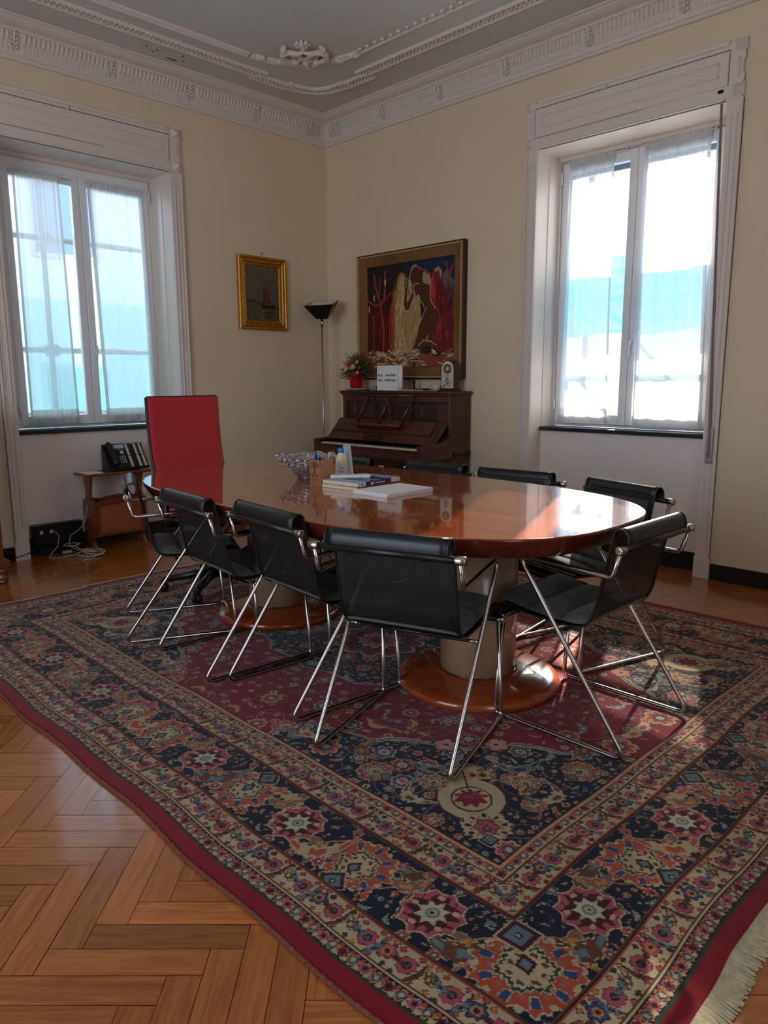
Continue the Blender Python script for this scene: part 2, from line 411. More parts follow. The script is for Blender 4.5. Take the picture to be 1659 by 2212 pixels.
# cornice ------------------------------------------------------------
PROF = [(0, 3.278), (.016, 3.279), (.024, 3.286), (.024, 3.296), (.034, 3.301), (.034, 3.311), (.022, 3.318), (.022, 3.325), (.052, 3.436), (.064, 3.440), (.068, 3.447), (.064, 3.454),
        (.070, 3.457), (.082, 3.459), (.102, 3.464), (.124, 3.473), (.140, 3.483), (.146, 3.489), (.158, 3.490), (.164, 3.494), (.164, H_)]
def cornice(name, A):       # A(s, d, z) -> point ; s runs along the wall from the corner
    mb = MB(); S = 6.7
    mb.grid([[A(d, d, z) for d, z in PROF], [A(S, d, z) for d, z in PROF]], smooth=False)
    def surf(z): return .022+(z-3.325)*.27
    s = .10; k = 0; r = random.Random(5)
    per, leaf = .62, .075
    while s < S-.1:
        ph = (s-.10) % per
        if ph < leaf:      # acanthus block between the fluted runs
            c = s+leaf/2
            for q in (-1, 1):
                for t in range(4):
                    zz = 3.34+t*.025
                    mb.tube([A(c+q*.004, surf(zz)+.004, zz), A(c+q*.020, surf(zz)+.014, zz+.010), A(c+q*.033, surf(zz)+.008, zz+.026)], [.005, .008, .003], n=6)
            mb.tube([A(c, surf(3.33), 3.33), A(c, surf(3.39)+.006, 3.39), A(c, surf(3.44)+.016, 3.44)], [.005, .007, .010], n=6)
            s += leaf
        else:
            mb.tube([A(s, surf(3.385)-.002, 3.385), A(s, surf(3.40)+.003, 3.402), A(s, surf(3.42)+.006, 3.420), A(s, surf(3.432)+.004, 3.434), A(s, surf(3.437)-.003, 3.438)], [.0072, .0078, .0084, .0080, .0055], n=8)
            for q in (-.007, .007): mb.tube([A(s+q, surf(3.328)-.001, 3.328), A(s+q, surf(3.385)-.001, 3.387)], .0042, n=6)
            mb.tube([A(s, surf(3.33), 3.335), A(s, surf(3.38)+.001, 3.392)], .0028, n=5)
            s += .030
    return struct(name, mb, M_plaster)
cornice('trim_1', lambda s, d, z: (d, -s, z)); cornice('trim_2', lambda s, d, z: (s, -d, z))

# stucco on the ceiling ------------------------------------------------
def offs(path, d):
    out = []
    for i, p in enumerate(path):
        a = Vector(path[max(i-1, 0)]); b = Vector(path[min(i+1, len(path)-1)]); t = (b-a).normalized()
        out.append(Vector(p)+Vector((-t.y, t.x))*d)
    return out
def bez(a, c, b, n=14): return [tuple(Vector(a)*(1-t)**2+Vector(c)*2*t*(1-t)+Vector(b)*t*t) for t in [i/n for i in range(n+1)]]
def ribbon(mb, path, prof):
    mb.grid([[(q.x, q.y, H_-h) for q in offs(path, d)] for d, h in prof], smooth=False)
    for e in (0, -1):
        pts = [(offs(path, d)[e].x, offs(path, d)[e].y, H_-h) for d, h in prof]; mb.add(pts, [list(range(len(pts)))])
def along(path, step, start=0):
    acc = start; res = []
    for a, b in zip(path[:-1], path[1:]):
        a, b = Vector(a), Vector(b); L = (b-a).length; t = (b-a)/L if L else b-a
        while acc < L: res.append((a+t*acc, t)); acc += step
        acc -= L
    return res
SP = [(-.05, 0), (-.05, .016), (-.044, .022), (-.036, .018), (-.034, .007), (.034, .007), (.036, .018), (.044, .022), (.05, .016), (.05, 0)]
mb = MB()
for path in ([(.48, -6.3), (.48, -1.0)], [(1.0, -.51), (6.3, -.51)],
             [(.425, -1.07), (.425, -.73)], [(.73, -.44), (1.05, -.44)], [(.47, -.78)]+bez((.455, -.74), (.445, -.45), (.76, -.455))+[(.80, -.46)]):
    ribbon(mb, path, SP)
    for p, t in along(path, .036, .02):
        n = Vector((-t.y, t.x))
        for q in (-1, 1): 
            c = p+n*q*.017
            mb.ball((c.x, c.y, H_-.008), .015, n=6, sc=(.9, .9, .8))
        mb.ball((p.x+t.x*.018, p.y+t.y*.018, H_-.008), .010, n=5)
struct('trim_3', mb, M_plaster)
mb = MB()
arc = bez((.70, -1.27), (.73, -.83), (1.26, -.76), 20)
pth = [(.70, -6.3), (.70, -1.30)]
B1 = [(-.022, 0), (-.022, .012), (-.014, .018), (-.004, .012), (.004, .018), (.016, .024), (.026, .014), (.026, 0)]
ribbon(mb, pth, B1); ribbon(mb, arc, B1)
B2 = [(-.012, 0), (-.012, .010), (-.004, .014), (.006, .010), (.006, 0)]
ribbon(mb, [(1.27, -.74), (6.3, -.74)], B2)
for p, t in along([(1.30, -.79), (6.3, -.79)], .075): mb.ball((p.x, p.y, H_-.006), .012, n=7, sc=(1.5, 1, 1))
for p in ((.72, -1.22), (.76, -1.07), (1.07, -.79), (1.20, -.77)): 
    mb.ball((p[0], p[1], H_-.01), .028, n=8, sc=(1, 1, .8)); mb.ball((p[0]+.02, p[1]+.02, H_-.015), .018, n=8)
struct('trim_4', mb, M_plaster)
mb = MB()          # rococo cartouche
e1 = Vector((1, -1)).normalized(); e2 = Vector((1, 1)).normalized(); cc = Vector((.945, -.985))
def CP(a, b, h=.01): q = cc+e1*a+e2*b; return (q.x, q.y, H_-h)
for q in (-1, 1):
    mb.tube([CP(-.04, q*.05, .01), CP(-.055, q*.10, .02), CP(0, q*.15, .022), (CP(.075, q*.155, .022)), CP(.115, q*.10, .026), CP(.10, q*.045, .03), CP(.13, q*.0, .03)], [.012, .02, .022, .020, .02, .018, .012], n=8)
    mb.ball(CP(.14, q*.135, .018), .026, n=8); mb.ball(CP(.165, q*.125, .015), .016, n=8)
    mb.ball(CP(-.05, q*.075, .02), .030, n=8, sc=(1, 1, .8)); mb.tube([CP(-.03, q*.04), CP(.0, q*.08, .02), CP(.04, q*.10, .012)], .010, n=6)
    mb.tube([CP(-.07, q*.10), CP(-.12, q*.08, .015), CP(-.15, q*.03, .012)], [.008, .014, .008], n=6)
    for k in range(5): mb.ball(CP(-.09-k*.02, q*(.11-k*.02), .014), .013, n=6)
    for k in range(3): mb.tube([CP(.0, q*.01, .02), CP(.05+.015*k, q*(.03+.022*k), .028)], [.006, .013], n=6)
    mb.tube([CP(.13, q*.01), CP(.19, q*.03, .02), CP(.22, q*.012, .015)], [.012, .012, .006], n=6)
for k, (a, r) in enumerate(((-.14, .018), (-.165, .013), (-.185, .010), (-.06, .03), (-.10, .024), (.155, .022), (.19, .018), (.225, .02), (.25, .014))): mb.ball(CP(a, 0, .016), r, n=8)
for q in (-1, 1): mb.ball(CP(.232, q*.03, .012), .015, n=6); mb.ball(CP(.20, q*.045, .012), .012, n=6)
for k in range(16):
    a, b = random.uniform(-.04, .03), random.uniform(-.055, .055); mb.ball(CP(a, b, .02), random.uniform(.008, .017), n=6)
struct('trim_5', mb, M_plaster)
mb = MB(); r = random.Random(2)      # flaked paint on the ceiling
for (x, y, w, h) in ((.235, -1.63, .09, .008), (.26, -1.55, .03, .005), (.30, -1.78, .018, .006), (.26, -1.79, .014, .006), (.31, -1.86, .02, .006), (.52, -1.30, .015, .005), (.50, -1.27, .015, .005), (.33, -1.60, .03, .006)):
    pts = [(x+h*.5*math.sin(i*2.1), y+w*(i/5-.5), H_-.0012) for i in range(6)]; mb.tube(pts, [.001, h*.4, h*.5, h*.5, h*.4, .001], n=5)
struct('trim_6', mb, M_dark)

# window surrounds -------------------------------------------------------
def surround(name, PM, o0, o1, inward=-1):
    mb = MB(); W = lambda a, b, mi=0, bev=.002: mb.box(PM(*a), PM(*b), mi=mi, bev=bev)
    cw = .088
    for side, a in ((-1, o0), (1, o1)):
        u0, u1 = (a-cw, a+.004) if side < 0 else (a-.004, a+cw)
        W((u0, .0, .13), (u1, -.016, 2.80)); W((u0-.006 if side < 0 else u0, 0, 0), (u1+(.006 if side > 0 else 0), -.026, .135))
        oe = u0 if side < 0 else u1
        W((oe, 0, .135), (oe-side*.016, -.030, 2.80), bev=.004); W((oe-side*.026, -.014, .24), (oe-side*.034, -.022, 2.72), bev=.003)
        W((oe-side*.056, -.014, .24), (oe-side*.070, -.024, 2.72), bev=.004)
        ie = a-side*.001
        W((ie, .0, 0), (ie+side*-.003, .30, 2.80), bev=0) if False else None
    h0, h1 = o0-cw, o1+cw
    W((h0+.012, 0, 2.80), (h1-.012, -.018, 3.10)); W((h0+.10, 0, 2.80), (h1-.10, -.030, 2.815), bev=.004)
    for a, s in ((h0, 1), (h1, -1)):
        for z in (2.81, 3.045):
            c0, c1 = a, a+s*.066; m_ = (c0+c1)/2
            vs = [PM(c0, -.018, z), PM(c1, -.018, z), PM(c1, -.018, z+.066), PM(c0, -.018, z+.066), PM(m_, -.052, z+.033)]
            mb.box(PM(c0, 0, z), PM(c1, -.019, z+.066)); mb.add(vs, [[0, 1, 4], [1, 2, 4], [2, 3, 4], [3, 0, 4]])
        poly = [(a+s*.012, 2.876), (a+s*.004, 2.895), (a+s*.004, 2.915), (a+s*.014, 2.935), (a+s*.014, 2.985), (a+s*.004, 3.005), (a+s*.004, 3.025), (a+s*.012, 3.045), (a+s*.066, 3.045), (a+s*.066, 2.876)]
        vs = [PM(u, -.018, z) for u, z in poly]+[PM(u, -.024, z) for u, z in poly]; n = len(poly)
        mb.add(vs, [[i, (i+1) % n, n+(i+1) % n, n+i] for i in range(n)]+[[n+i for i in range(n)]])
        mb.tube([PM(a+s*.036, -.026, 2.91), PM(a+s*.036, -.026, 3.01)], .006, n=8)
    # shutter-box cover: outer frame, raised field, dark joint lines
    a, b = o0-.024, o1-.004
    W((a, -.017, 3.060), (b, -.019, 3.0635), mi=1, bev=0); W((a, -.017, 2.873), (b*.6+a*.4, -.019, 2.875), mi=1, bev=0)
    W((a, -.017, 2.873), (a+.0025, -.019, 3.06), mi=1, bev=0); W((b-.0025, -.017, 2.873), (b, -.019, 3.06), mi=1, bev=0)
    W((a+.004, -.014, 2.877), (b-.004, -.024, 3.058), bev=.003)
    for q in range(2):
        e = q*.012; d = -.029+q*.004
        W((a+.055+e, -.02, 3.012-e), (b-.055-e, d, 3.004-e), bev=.002); W((a+.055+e, -.02, 2.928+e), (b-.055-e, d, 2.936+e), bev=.002)
        W((a+.055+e, -.02, 2.928+e), (a+.063+e, d, 3.012-e), bev=.002); W((b-.055-e, -.02, 2.928+e), (b-.063-e, d, 3.012-e), bev=.002)
    W((h0+.10, -.014, 3.085), (h1-.10, -.026, 3.115), bev=.004)
    W(((a+b)/2-.12, -.02, 3.05), ((a+b)/2-.11, -.034, 3.085), bev=.003)
    return struct(name, mb, [M_white, M_dark])
surround('trim_7', PR, 2.26, 3.54); surround('trim_8', PL, -2.82, -1.56)
def lining(name, PM, o0, o1):
    mb = MB()
    for a, s in ((o0, 1), (o1, -1)):
        mb.box(PM(a, -.004, 0), PM(a+s*.004, .14, OPZ)); mb.box(PM(a, .14, .895), PM(a+s*.004, .32, OPZ)); mb.box(PM(a, .135, 0), PM(a+s*.010, .15, OPZ), bev=.003)
    mb.box(PM(o0, -.004, OPZ), PM(o1, .45, OPZ-.004)); mb.box(PM(o0, .27, OPZ-.03), PM(o1, .32, OPZ), bev=.004)
    return struct(name, mb, M_white)
lining('trim_9', PR, 2.26, 3.54); lining('trim_10', PL, -2.82, -1.56)

# window sashes, glass, curtains --------------------------------------------
def window(name, PM, o0, o1, f0, f1, fill, ztop, hs, curt, wname):
    e = bpy.data.objects.new(name, None); COL.objects.link(e); e['kind'] = 'structure'; PW[e.name] = Matrix.Identity(4)
    z0 = .895
    mb = MB(); W = lambda a, b, bev=.003: mb.box(PM(*a), PM(*b), bev=bev)
    W((f0, .32, z0), (f0+.03, .39, 2.80)); W((f1-.03, .32, z0), (f1, .39, 2.80)); W((f0+.03, .321, z0), (f1-.03, .389, z0+.03)); W((f0+.03, .321, ztop), (f1-.03, .389, 2.80))
    W((fill[0], .31, z0), (fill[1], .40, 2.80)); mb.build('window_frame', M_pvc, e)
    mb = MB(); mb.box(PM(o0+.006, .11, .865), PM(o1-.006, .33, .893), bev=.004); mb.build('window_sill', M_slate, e)
    mid = (f0+f1)/2
    for k, (a, b) in enumerate(((f0+.015, mid-.001), (mid+.001, f1-.015))):
        mb = MB(); st = .056; zz0, zz1 = z0+.015, ztop+.02
        for p, q in (((a, .305, zz0), (a+st, .350, zz1)), ((b-st, .305, zz0), (b, .350, zz1)), ((a+st, .306, zz0+.001), (b-st, .364, zz0+.075)), ((a+st, .306, zz1-.07), (b-st, .364, zz1-.001))): mb.box(PM(*p), PM(*q), bev=.006)
        sash = mb.build('sash', M_pvc, e)
        mb = MB(); mb.box(PM(a+st-.005, .335, zz0+.07), PM(b-st+.005, .341, zz1-.065)); mb.build('glass_pane', M_glass, sash)
        if k == (1 if hs > 0 else 1):
            mb = MB(); c = mid+.034; mb.box(PM(c-.013, .306, 1.43), PM(c+.013, .296, 1.57), bev=.005)
            mb.tube([PM(c, .298, 1.50), PM(c, .262, 1.50), PM(c-.002, .256, 1.47), PM(c-.012, .254, 1.38)], [.009, .009, .010, .009], n=8, fil=.01)
            mb.build('handle', M_pvc, sash)
        hx = a-.006 if k == 0 else b+.006
        mb = MB()
        for z in (1.0, 2.62): mb.tube([PM(hx, .300, z), PM(hx, .300, z+.09)], .008, n=8)
        mb.build('hinge', M_pvc, sash)
    # roller shutter, part lowered
    mb = MB()
    for k in range(3): mb.box(PM(f0, .425, 2.675+k*.045), PM(f1, .438, 2.675+k*.045+.041), bev=.004)
    mb.build('roller_shutter', plain('grey_shutter_'+name, rgb(96, 108, 122), .5), e)
    for (ta, tb, ba, bb, zt, zb, lab, grp, sd_) in curt:
        r = random.Random(sd_); cu = thing('curtain', lab, 'curtain', PM((ta+tb)/2, .28, zb), 0, grp)
        nu, nz = 90, 60; ph = [r.uniform(0, 6.28) for _ in range(5)]
        def P(s, t, extra=0):      # s across, t from the bottom up
            a_ = ba+(ta-ba)*t; b_ = bb+(tb-bb)*t
            g = t**3
            u = a_+(b_-a_)*s + .004*math.sin(s*23+ph[0])*g
            w = .282 - .006*math.sin(s*2*PI*3+ph[1]+.6*math.sin(t*3)) - .004*math.sin(s*2*PI*6.5+ph[2]) - g*(.006*math.sin(s*2*PI*11+ph[3]) + .004*math.sin(s*2*PI*17+ph[4]))
            z = zb+(zt-zb)*t
            return PM(u, w-extra, z)
        mb = MB(); mb.grid([[P(j/nu, i/nz) for j in range(nu+1)] for i in range(nz+1)])
        mb.build('curtain_panel', M_curtain, cu, fixn=False)
        mb = MB(); hh = .105/(zt-zb)
        mb.grid([[P(j/nu, hh*i/4, .0015+.001) for j in range(nu+1)] for i in range(5)])
        mb.grid([[P(.06*j/3, i/nz, .003) for j in range(4)] for i in range(nz+1)]); mb.grid([[P(1-.06*j/3, i/nz, .003) for j in range(4)] for i in range(nz+1)])
        mb.build('hem', M_hem, cu, fixn=False)
        mb = MB()      # gathered heading
        rows = []
        for i in range(7):
            t = i/6; row = []
            for j in range(nu+1):
                s = j/nu; u = ta+(tb-ta)*s; a_ = .006*math.sin(s*2*PI*13+ph[3])+.004*math.sin(s*2*PI*29+ph[1])
                row.append(PM(u, .276-.006*math.sin(t*PI)+a_*.8, zt-.045+t*.055+.5*a_+.004*math.sin(s*60)*(t-.5)))
            rows.append(row)
        mb.grid(rows); mb.build('heading', M_hem, cu, fixn=False)
        mb = MB(); mb.tube([PM(ta-.02, .286, zt-.008), PM(tb+.02+(.06 if sd_ % 2 else .0), .286, zt-.008)], .004, n=8)
        for u in (ta-.02, tb+.02+(.06 if sd_ % 2 else .0)): mb.tube([PM(u, .306, zt-.006), PM(u, .282, zt-.006), PM(u, .280, zt+.006)], .005, n=6)
        mb.build('curtain_rod', M_pvc, cu)
G = 'sheer white curtains on the window sashes'
window('window_1', PR, 2.26, 3.54, 2.26, 3.43, (3.43, 3.54), 2.745, 1,
       [(2.350, 2.690, 2.312, 2.722, 2.765, .925, 'sheer white curtain on the left sash of the right-hand window', G, 1), (2.902, 3.340, 2.925, 3.405, 2.765, .912, 'wider sheer white curtain on the right sash beside the shutter strap', G, 4)], 'a')
window('window_2', PL, -2.82, -1.56, -2.70, -1.575, (-2.82, -2.70), 2.70, 1,
       [(-2.615, -2.289, -2.626, -2.268, 2.69, .925, 'sheer white curtain on the left sash of the left-hand window', G, 3), (-2.086, -1.662, -2.052, -1.621, 2.69, .922, 'sheer white curtain on the left-hand window just behind the red chair', G, 6)], 'b')

# strap of the roller shutter
t = thing('shutter_strap', 'grey webbing shutter strap running down the right window frame into a steel winder', 'shutter strap', (3.56, -.03, .73))
mb = MB(); mb.add([(3.490, .0, 2.845), (3.505, .0, 2.845), (3.590, -.034, .90), (3.574, -.034, .90), (3.490, -.0025, 2.845), (3.505, -.0025, 2.845), (3.590, -.0365, .90), (3.574, -.0365, .90)], [[0,1,2,3],[4,7,6,5],[0,4,5,1],[1,5,6,2],[2,6,7,3],[3,7,4,0]])
mb.box((3.574, -.034, .76), (3.590, -.0365, .90)); mb.build('webbing', plain('grey_webbing', rgb(132, 118, 112), .8, bump=.2), t)
mb = MB(); mb.box((3.560, -.024, .728), (3.604, -.031, .946), bev=.003); mb.box((3.570, -.031, .80), (3.594, -.0325, .93), bev=.001); mb.lathe([(.005, 0), (.005, .004), (.003, .005)], (3.582, -.031, .745), n=10, mat=None) if False else None
mb.build('winder_plate', M_steel, t)
mb = MB(); mb.tube([(3.582, -.030, .745), (3.582, -.036, .745)], .006, n=10); mb.build('screw', M_chrome, t)
mb = MB(); mb.box((3.482, -.016, 2.845), (3.512, -.030, 2.862), bev=.003); mb.build('strap_guide', M_dark, t)

# ================================================================== OUTSIDE
M_tube = plain('scaffold_tube', rgb(96, 104, 112), .45, metal=.5)
def netmat(name, c, clear): return sheer(name, c, clear, transl=.7)
def scaffold(lab, PM, ups, hors, braces, w):
    t = thing('scaffolding', lab, 'scaffolding', PM(ups[0], w, -1))
    for u in ups:
        mb = MB(); mb.tube([PM(u, w, -1.0), PM(u, w, 5.2)], .024, n=12); mb.build('upright', M_tube, t)
    for z, a, b in hors:
        mb = MB(); mb.tube([PM(a, w-.05, z), PM(b, w-.05, z)], .024, n=12)
        mb.build('ledger', M_tube, t)
        for u in ups:
            if a <= u <= b:
                mb = MB(); mb.box(PM(u-.045, w-.09, z-.05), PM(u+.045, w+.035, z+.05), bev=.012); mb.build('coupler', M_tube, t)
    for a, b in braces:
        mb = MB(); mb.tube([PM(*a), PM(*b)], .02, n=10); mb.build('brace', M_tube, t)
    return t
scaffold('dark tube scaffolding outside the right-hand window', PR, (1.75, 4.6), ((1.94, 1.2, 5.2), (.55, 1.2, 5.2)), (((1.9, 1.58, 1.95), (3.2, 1.62, .55)),), 1.6)
scaffold('dark tube scaffolding outside the left-hand window', PL, (-3.55, -2.05, -.2), ((2.42, -4.6, .6), (1.50, -4.6, .6), (.95, -4.6, .6)), (), 1.3)
def net(lab, PM, u0, u1, z0, z1, w, m):
    mb = MB(); r = random.Random(9); n, k = 36, 24
    mb.grid([[PM(u0+(u1-u0)*j/n, w+.02*math.sin(j*.9+i*.4)+.012*math.sin(i*1.3), z0+(z1-z0)*i/k+.012*math.sin(j*.7)) for j in range(n+1)] for i in range(k+1)])
    tag(mb.build('debris_net', m, fixn=False), lab, 'netting', 'turquoise builders nets outside')
net('turquoise debris net outside the right-hand window', PR, 1.6, 4.4, 1.57, 2.13, .62, netmat('turquoise_net', rgb(70, 160, 190), .10))
net('green-turquoise debris net outside the left-hand window', PL, -4.6, .5, -.6, 1.95, 1.45, netmat('green_turquoise_net', rgb(110, 214, 206), .45))
tag_=None
M_fac = plain('pale_facade', rgb(206, 214, 222), .8, noise=.06, nscale=1)
def building(lab, PM, u0, u1, w, h, rows, m):
    t = thing('building', lab, 'building', PM((u0+u1)/2, w, -1))
    mb = MB(); mb.box(PM(u0, w, -1), PM(u1, w+4, h)); mb.build('facade', m, t)
    mb = MB(); mb.box(PM(u0-.1, w-.15, h), PM(u1+.1, w+4, h+.2)); mb.build('eaves', m, t)
    for z in rows:
        n = int((u1-u0)/2.2)
        for k in range(n):
            c = u0+(u1-u0)*(k+.5)/n
            mb = MB(); mb.box(PM(c-.5, w-.03, z), PM(c+.5, w+.02, z+1.5), bev=.01)
            f = mb.build('window', plain('facade_window_frame', rgb(170, 178, 186), .5), t)
            mb = MB(); mb.box(PM(c-.42, w-.04, z+.08), PM(c+.42, w-.02, z+1.42)); mb.build('pane', plain('facade_pane', rgb(96, 116, 136), .15), f)
building('pale building across the street beyond the right-hand window', PR, -9, 8, 13, 4.5, (-.2, 2.4), M_fac)
building('pale blue-grey building beyond the left-hand window', PL, -1.2, 9, 6, 9, (0, 3.0, 6.0), M_fac)
mb = MB(); mb.box((-30, 1.0, -1.1), (30, 40, -1.0)); mb.box((-30, -30, -1.1), (-.9, 1.0, -1.0)); mb.build('ground', plain('pale_paving', rgb(190, 188, 182), .8, noise=.1, nscale=2), kind='structure')

# ================================================================== KNOTTED RUG
class Canvas:
    def __init__(s, w, h, step, base):
        s.st = step; s.nx, s.ny = int(round(w/step)), int(round(h/step))
        s.x = (np.arange(s.nx)+.5)*step; s.y = (np.arange(s.ny)+.5)*step
        s.C = np.empty((s.ny, s.nx, 3)); s.C[:] = s2l(base); s.mask = None
        s.jit = 0
    def win(s, cx, cy, R):
        i0, i1 = max(0, int((cx-R)/s.st)), min(s.nx, int((cx+R)/s.st)+1); j0, j1 = max(0, int((cy-R)/s.st)), min(s.ny, int((cy+R)/s.st)+1)
        if i0 >= i1 or j0 >= j1: return None
        X, Y = np.meshgrid(s.x[i0:i1], s.y[j0:j1])
        return (slice(j0, j1), slice(i0, i1)), X, Y
    def put(s, sl, m, c):
        if s.mask is not None: m = m & s.mask[sl]
        s.C[sl][m] = c if isinstance(c, np.ndarray) else s2l(c)
    def stamp(s, cx, cy, R, fn, rot=0, mir=1):
        w = s.win(cx, cy, R*1.35)
        if w is None: return
        sl, X, Y = w; dx, dy = X-cx, Y-cy
        if s.jit:
            dx = dx+s.jit*np.sin(Y*2200+X*900); dy = dy+s.jit*np.sin(X*1900-Y*700)
        c, d = math.cos(rot), math.sin(rot); u = (dx*c+dy*d)/R; v = (-dx*d+dy*c)/R*mir
        for m, col in fn(u, v): s.put(sl, m, col)
    def line(s, pts, w, c):
        for a, b in zip(pts[:-1], pts[1:]):
            R = max(abs(a[0]-b[0]), abs(a[1]-b[1]))/2+w*2
            q = s.win((a[0]+b[0])/2, (a[1]+b[1])/2, R)
            if q is None: continue
            sl, X, Y = q; dx, dy = b[0]-a[0], b[1]-a[1]; L2 = dx*dx+dy*dy+1e-12
            t = np.clip(((X-a[0])*dx+(Y-a[1])*dy)/L2, 0, 1)
            s.put(sl, (X-a[0]-t*dx)**2+(Y-a[1]-t*dy)**2 < w*w, c)
    def poly(s, P, c):
        P = np.array(P); cx, cy = (P.min(0)+P.max(0))/2; R = (P.max(0)-P.min(0)).max()/2+s.st
        q = s.win(cx, cy, R)
        if q is None: return
        sl, X, Y = q; ins = np.zeros(X.shape, bool)
        for (x1, y1), (x2, y2) in zip(P, np.roll(P, -1, 0)):
            if y1 == y2: continue
            ins ^= ((y1 > Y) != (y2 > Y)) & (X < (x2-x1)*(Y-y1)/(y2-y1)+x1)
        s.put(sl, ins, c)
NAVY, CRIM, CREAM, PINK, RUST, BLUE, SAGE, BRN, GRN, MAR = (20, 20, 38), (128, 14, 34), (190, 166, 126), (172, 74, 84), (178, 70, 38), (44, 66, 106), (96, 118, 120), (98, 58, 30), (42, 58, 40), (66, 14, 22)
OCH = (190, 122, 52)
def ros(n, layers, ph=0):
    def f(u, v):
        r = np.hypot(u, v); th = np.arctan2(v, u)+ph; out = []
        for R, amp, c in layers:
            pet = np.abs(np.cos(n*th/2)) if amp else 0
            out.append((r < R*(1-amp+amp*pet), c))
        return out
    return f
def jag(u, v, k=17, a=.06):
    th = np.arctan2(v, u); return 1+a*np.sign(np.sin(k*th))*np.abs(np.sin(k*th))**.5
def palm(c1=RUST, c2=BLUE, c3=CREAM, c4=MAR, ol=CREAM):   # big palmette, opening towards +u
    def f(u, v):
        r = np.hypot(u, v); th = np.arctan2(v, u); out = []
        base = .98*(1-.13*np.abs(np.sin(4.5*th)))*(1-.12*(np.cos(th) < -.5))
        j = jag(u, v, 23, .05)
        out.append((r < (base+.05)*j, ol)); out.append((r < base*j, c1))
        pt = np.cos(9*th)
        out.append(((r > .58) & (r < .86*(1-.05*pt)) & (pt > .35+.9*np.abs(r-.72)), ol)); out.append(((r > .60) & (r < .83) & (pt > .52+1.3*np.abs(r-.71)), c2)); out.append(((r > .80) & (r < .90) & (pt < -.75), ol)); out.append(((r > .56) & (r < .66) & (pt < -.6), (150, 96, 80)))
        rr = r*(1+.10*np.cos(6*th)); out.append((rr < .53*j, ol)); out.append((rr < .49*j, GRN)); out.append((rr < .42*j, c3)); out.append(((rr < .36) & (np.cos(8*th+r*6) > .1), BRN)); out.append((rr < .27, c3)); 
        out.append((np.abs(u+.1)+np.abs(v)*1.3 < .26, c4)); out.append((np.abs(u+.1)+np.abs(v)*1.3 < .14, SAGE))
        q = np.abs(u+.78)*1.0+np.abs(v)*1.0; out += [(q < .46, ol), (q < .41, MAR), (q < .27, SAGE), (q < .10, NAVY), (q < .05, CREAM)]
        return out
    return f
def rosebig(u, v):
    r = np.hypot(u, v); th = np.arctan2(v, u); out = []
    out.append((r < .98*(1-.16*np.abs(np.sin(5*th))), CREAM)); out.append((r < .93*(1-.17*np.abs(np.sin(5*th))), PINK))
    out.append((r < .80*(1-.2*np.abs(np.sin(7*th+.6))), MAR)); 
    for k in range(10):
        a = k*PI/5+.3; q = np.hypot((u-.62*math.cos(a))*1.2, v-.62*math.sin(a))+np.abs(np.sin(u*40))*.03; out.append((q < .13, (206, 150, 130) if k % 2 else PINK))
    out.append((r < .50*(1-.35*np.abs(np.sin(4*th))), CREAM)); out.append((r < .40*(1-.3*np.abs(np.sin(4*th))), (190, 182, 150))); out.append((r < .2, SAGE)); out.append((r < .13, CREAM)); out.append((r < .06, MAR))
    return out
def leaf(c1, c2, ol=CREAM, curve=.5, w=.3, teeth=14, hook=True):
    def f(u, v):
        vv = v-curve*(u*u-.35); s = np.clip((u+1)/2, 0, 1)
        wd = w*np.sin(PI*s**.8)**.7*(1+.16*np.sign(np.sin(teeth*PI*s+(vv > 0)*1.2)))
        m = (np.abs(u) < 1)
        out = [(m & (np.abs(vv) < wd+.04), ol), (m & (np.abs(vv) < wd), c1), (m & (np.abs(vv) < wd*.45) & (np.sin(s*18) > -.3), c2)]
        if hook:
            q = np.hypot(u-.93, v-curve*.5-.16); out += [((q < .20) & (q > .04), ol), ((q < .15) & (q > .07), c1)]
        return out
    return f
def tulip(c1, c2):
    def f(u, v):
        out = [((np.abs(v) < .62*(1-np.abs(u)**1.5)*(1+.2*np.sign(np.sin(u*14)))) & (np.abs(u) < 1), CREAM)]
        out.append(((np.abs(v) < .48*(1-np.abs(u)**1.4)) & (np.abs(u) < .92), c1)); out.append((np.hypot(u+.25, v) < .24, c2)); return out
    return f
FLW = [ros(5, [(1, .3, CREAM), (.82, .3, PINK), (.4, 0, NAVY), (.22, 0, CREAM)]), ros(6, [(1, .35, SAGE), (.8, .3, CREAM), (.4, 0, MAR)]), ros(8, [(1, .25, CREAM), (.85, .3, RUST), (.5, .2, BLUE), (.25, 0, CREAM)]),
       ros(4, [(1, .4, CREAM), (.8, .4, OCH), (.35, 0, MAR)]), ros(7, [(1, .3, CREAM), (.84, .25, BLUE), (.5, .3, CREAM), (.25, 0, PINK)]), ros(5, [(1, .3, NAVY), (.85, .3, (206, 130, 120)), (.4, .2, CREAM), (.2, 0, CRIM)])]
RX0, RX1, RY0, RY1 = 1.03, 4.92, -3.745, -.765
RTH = .011
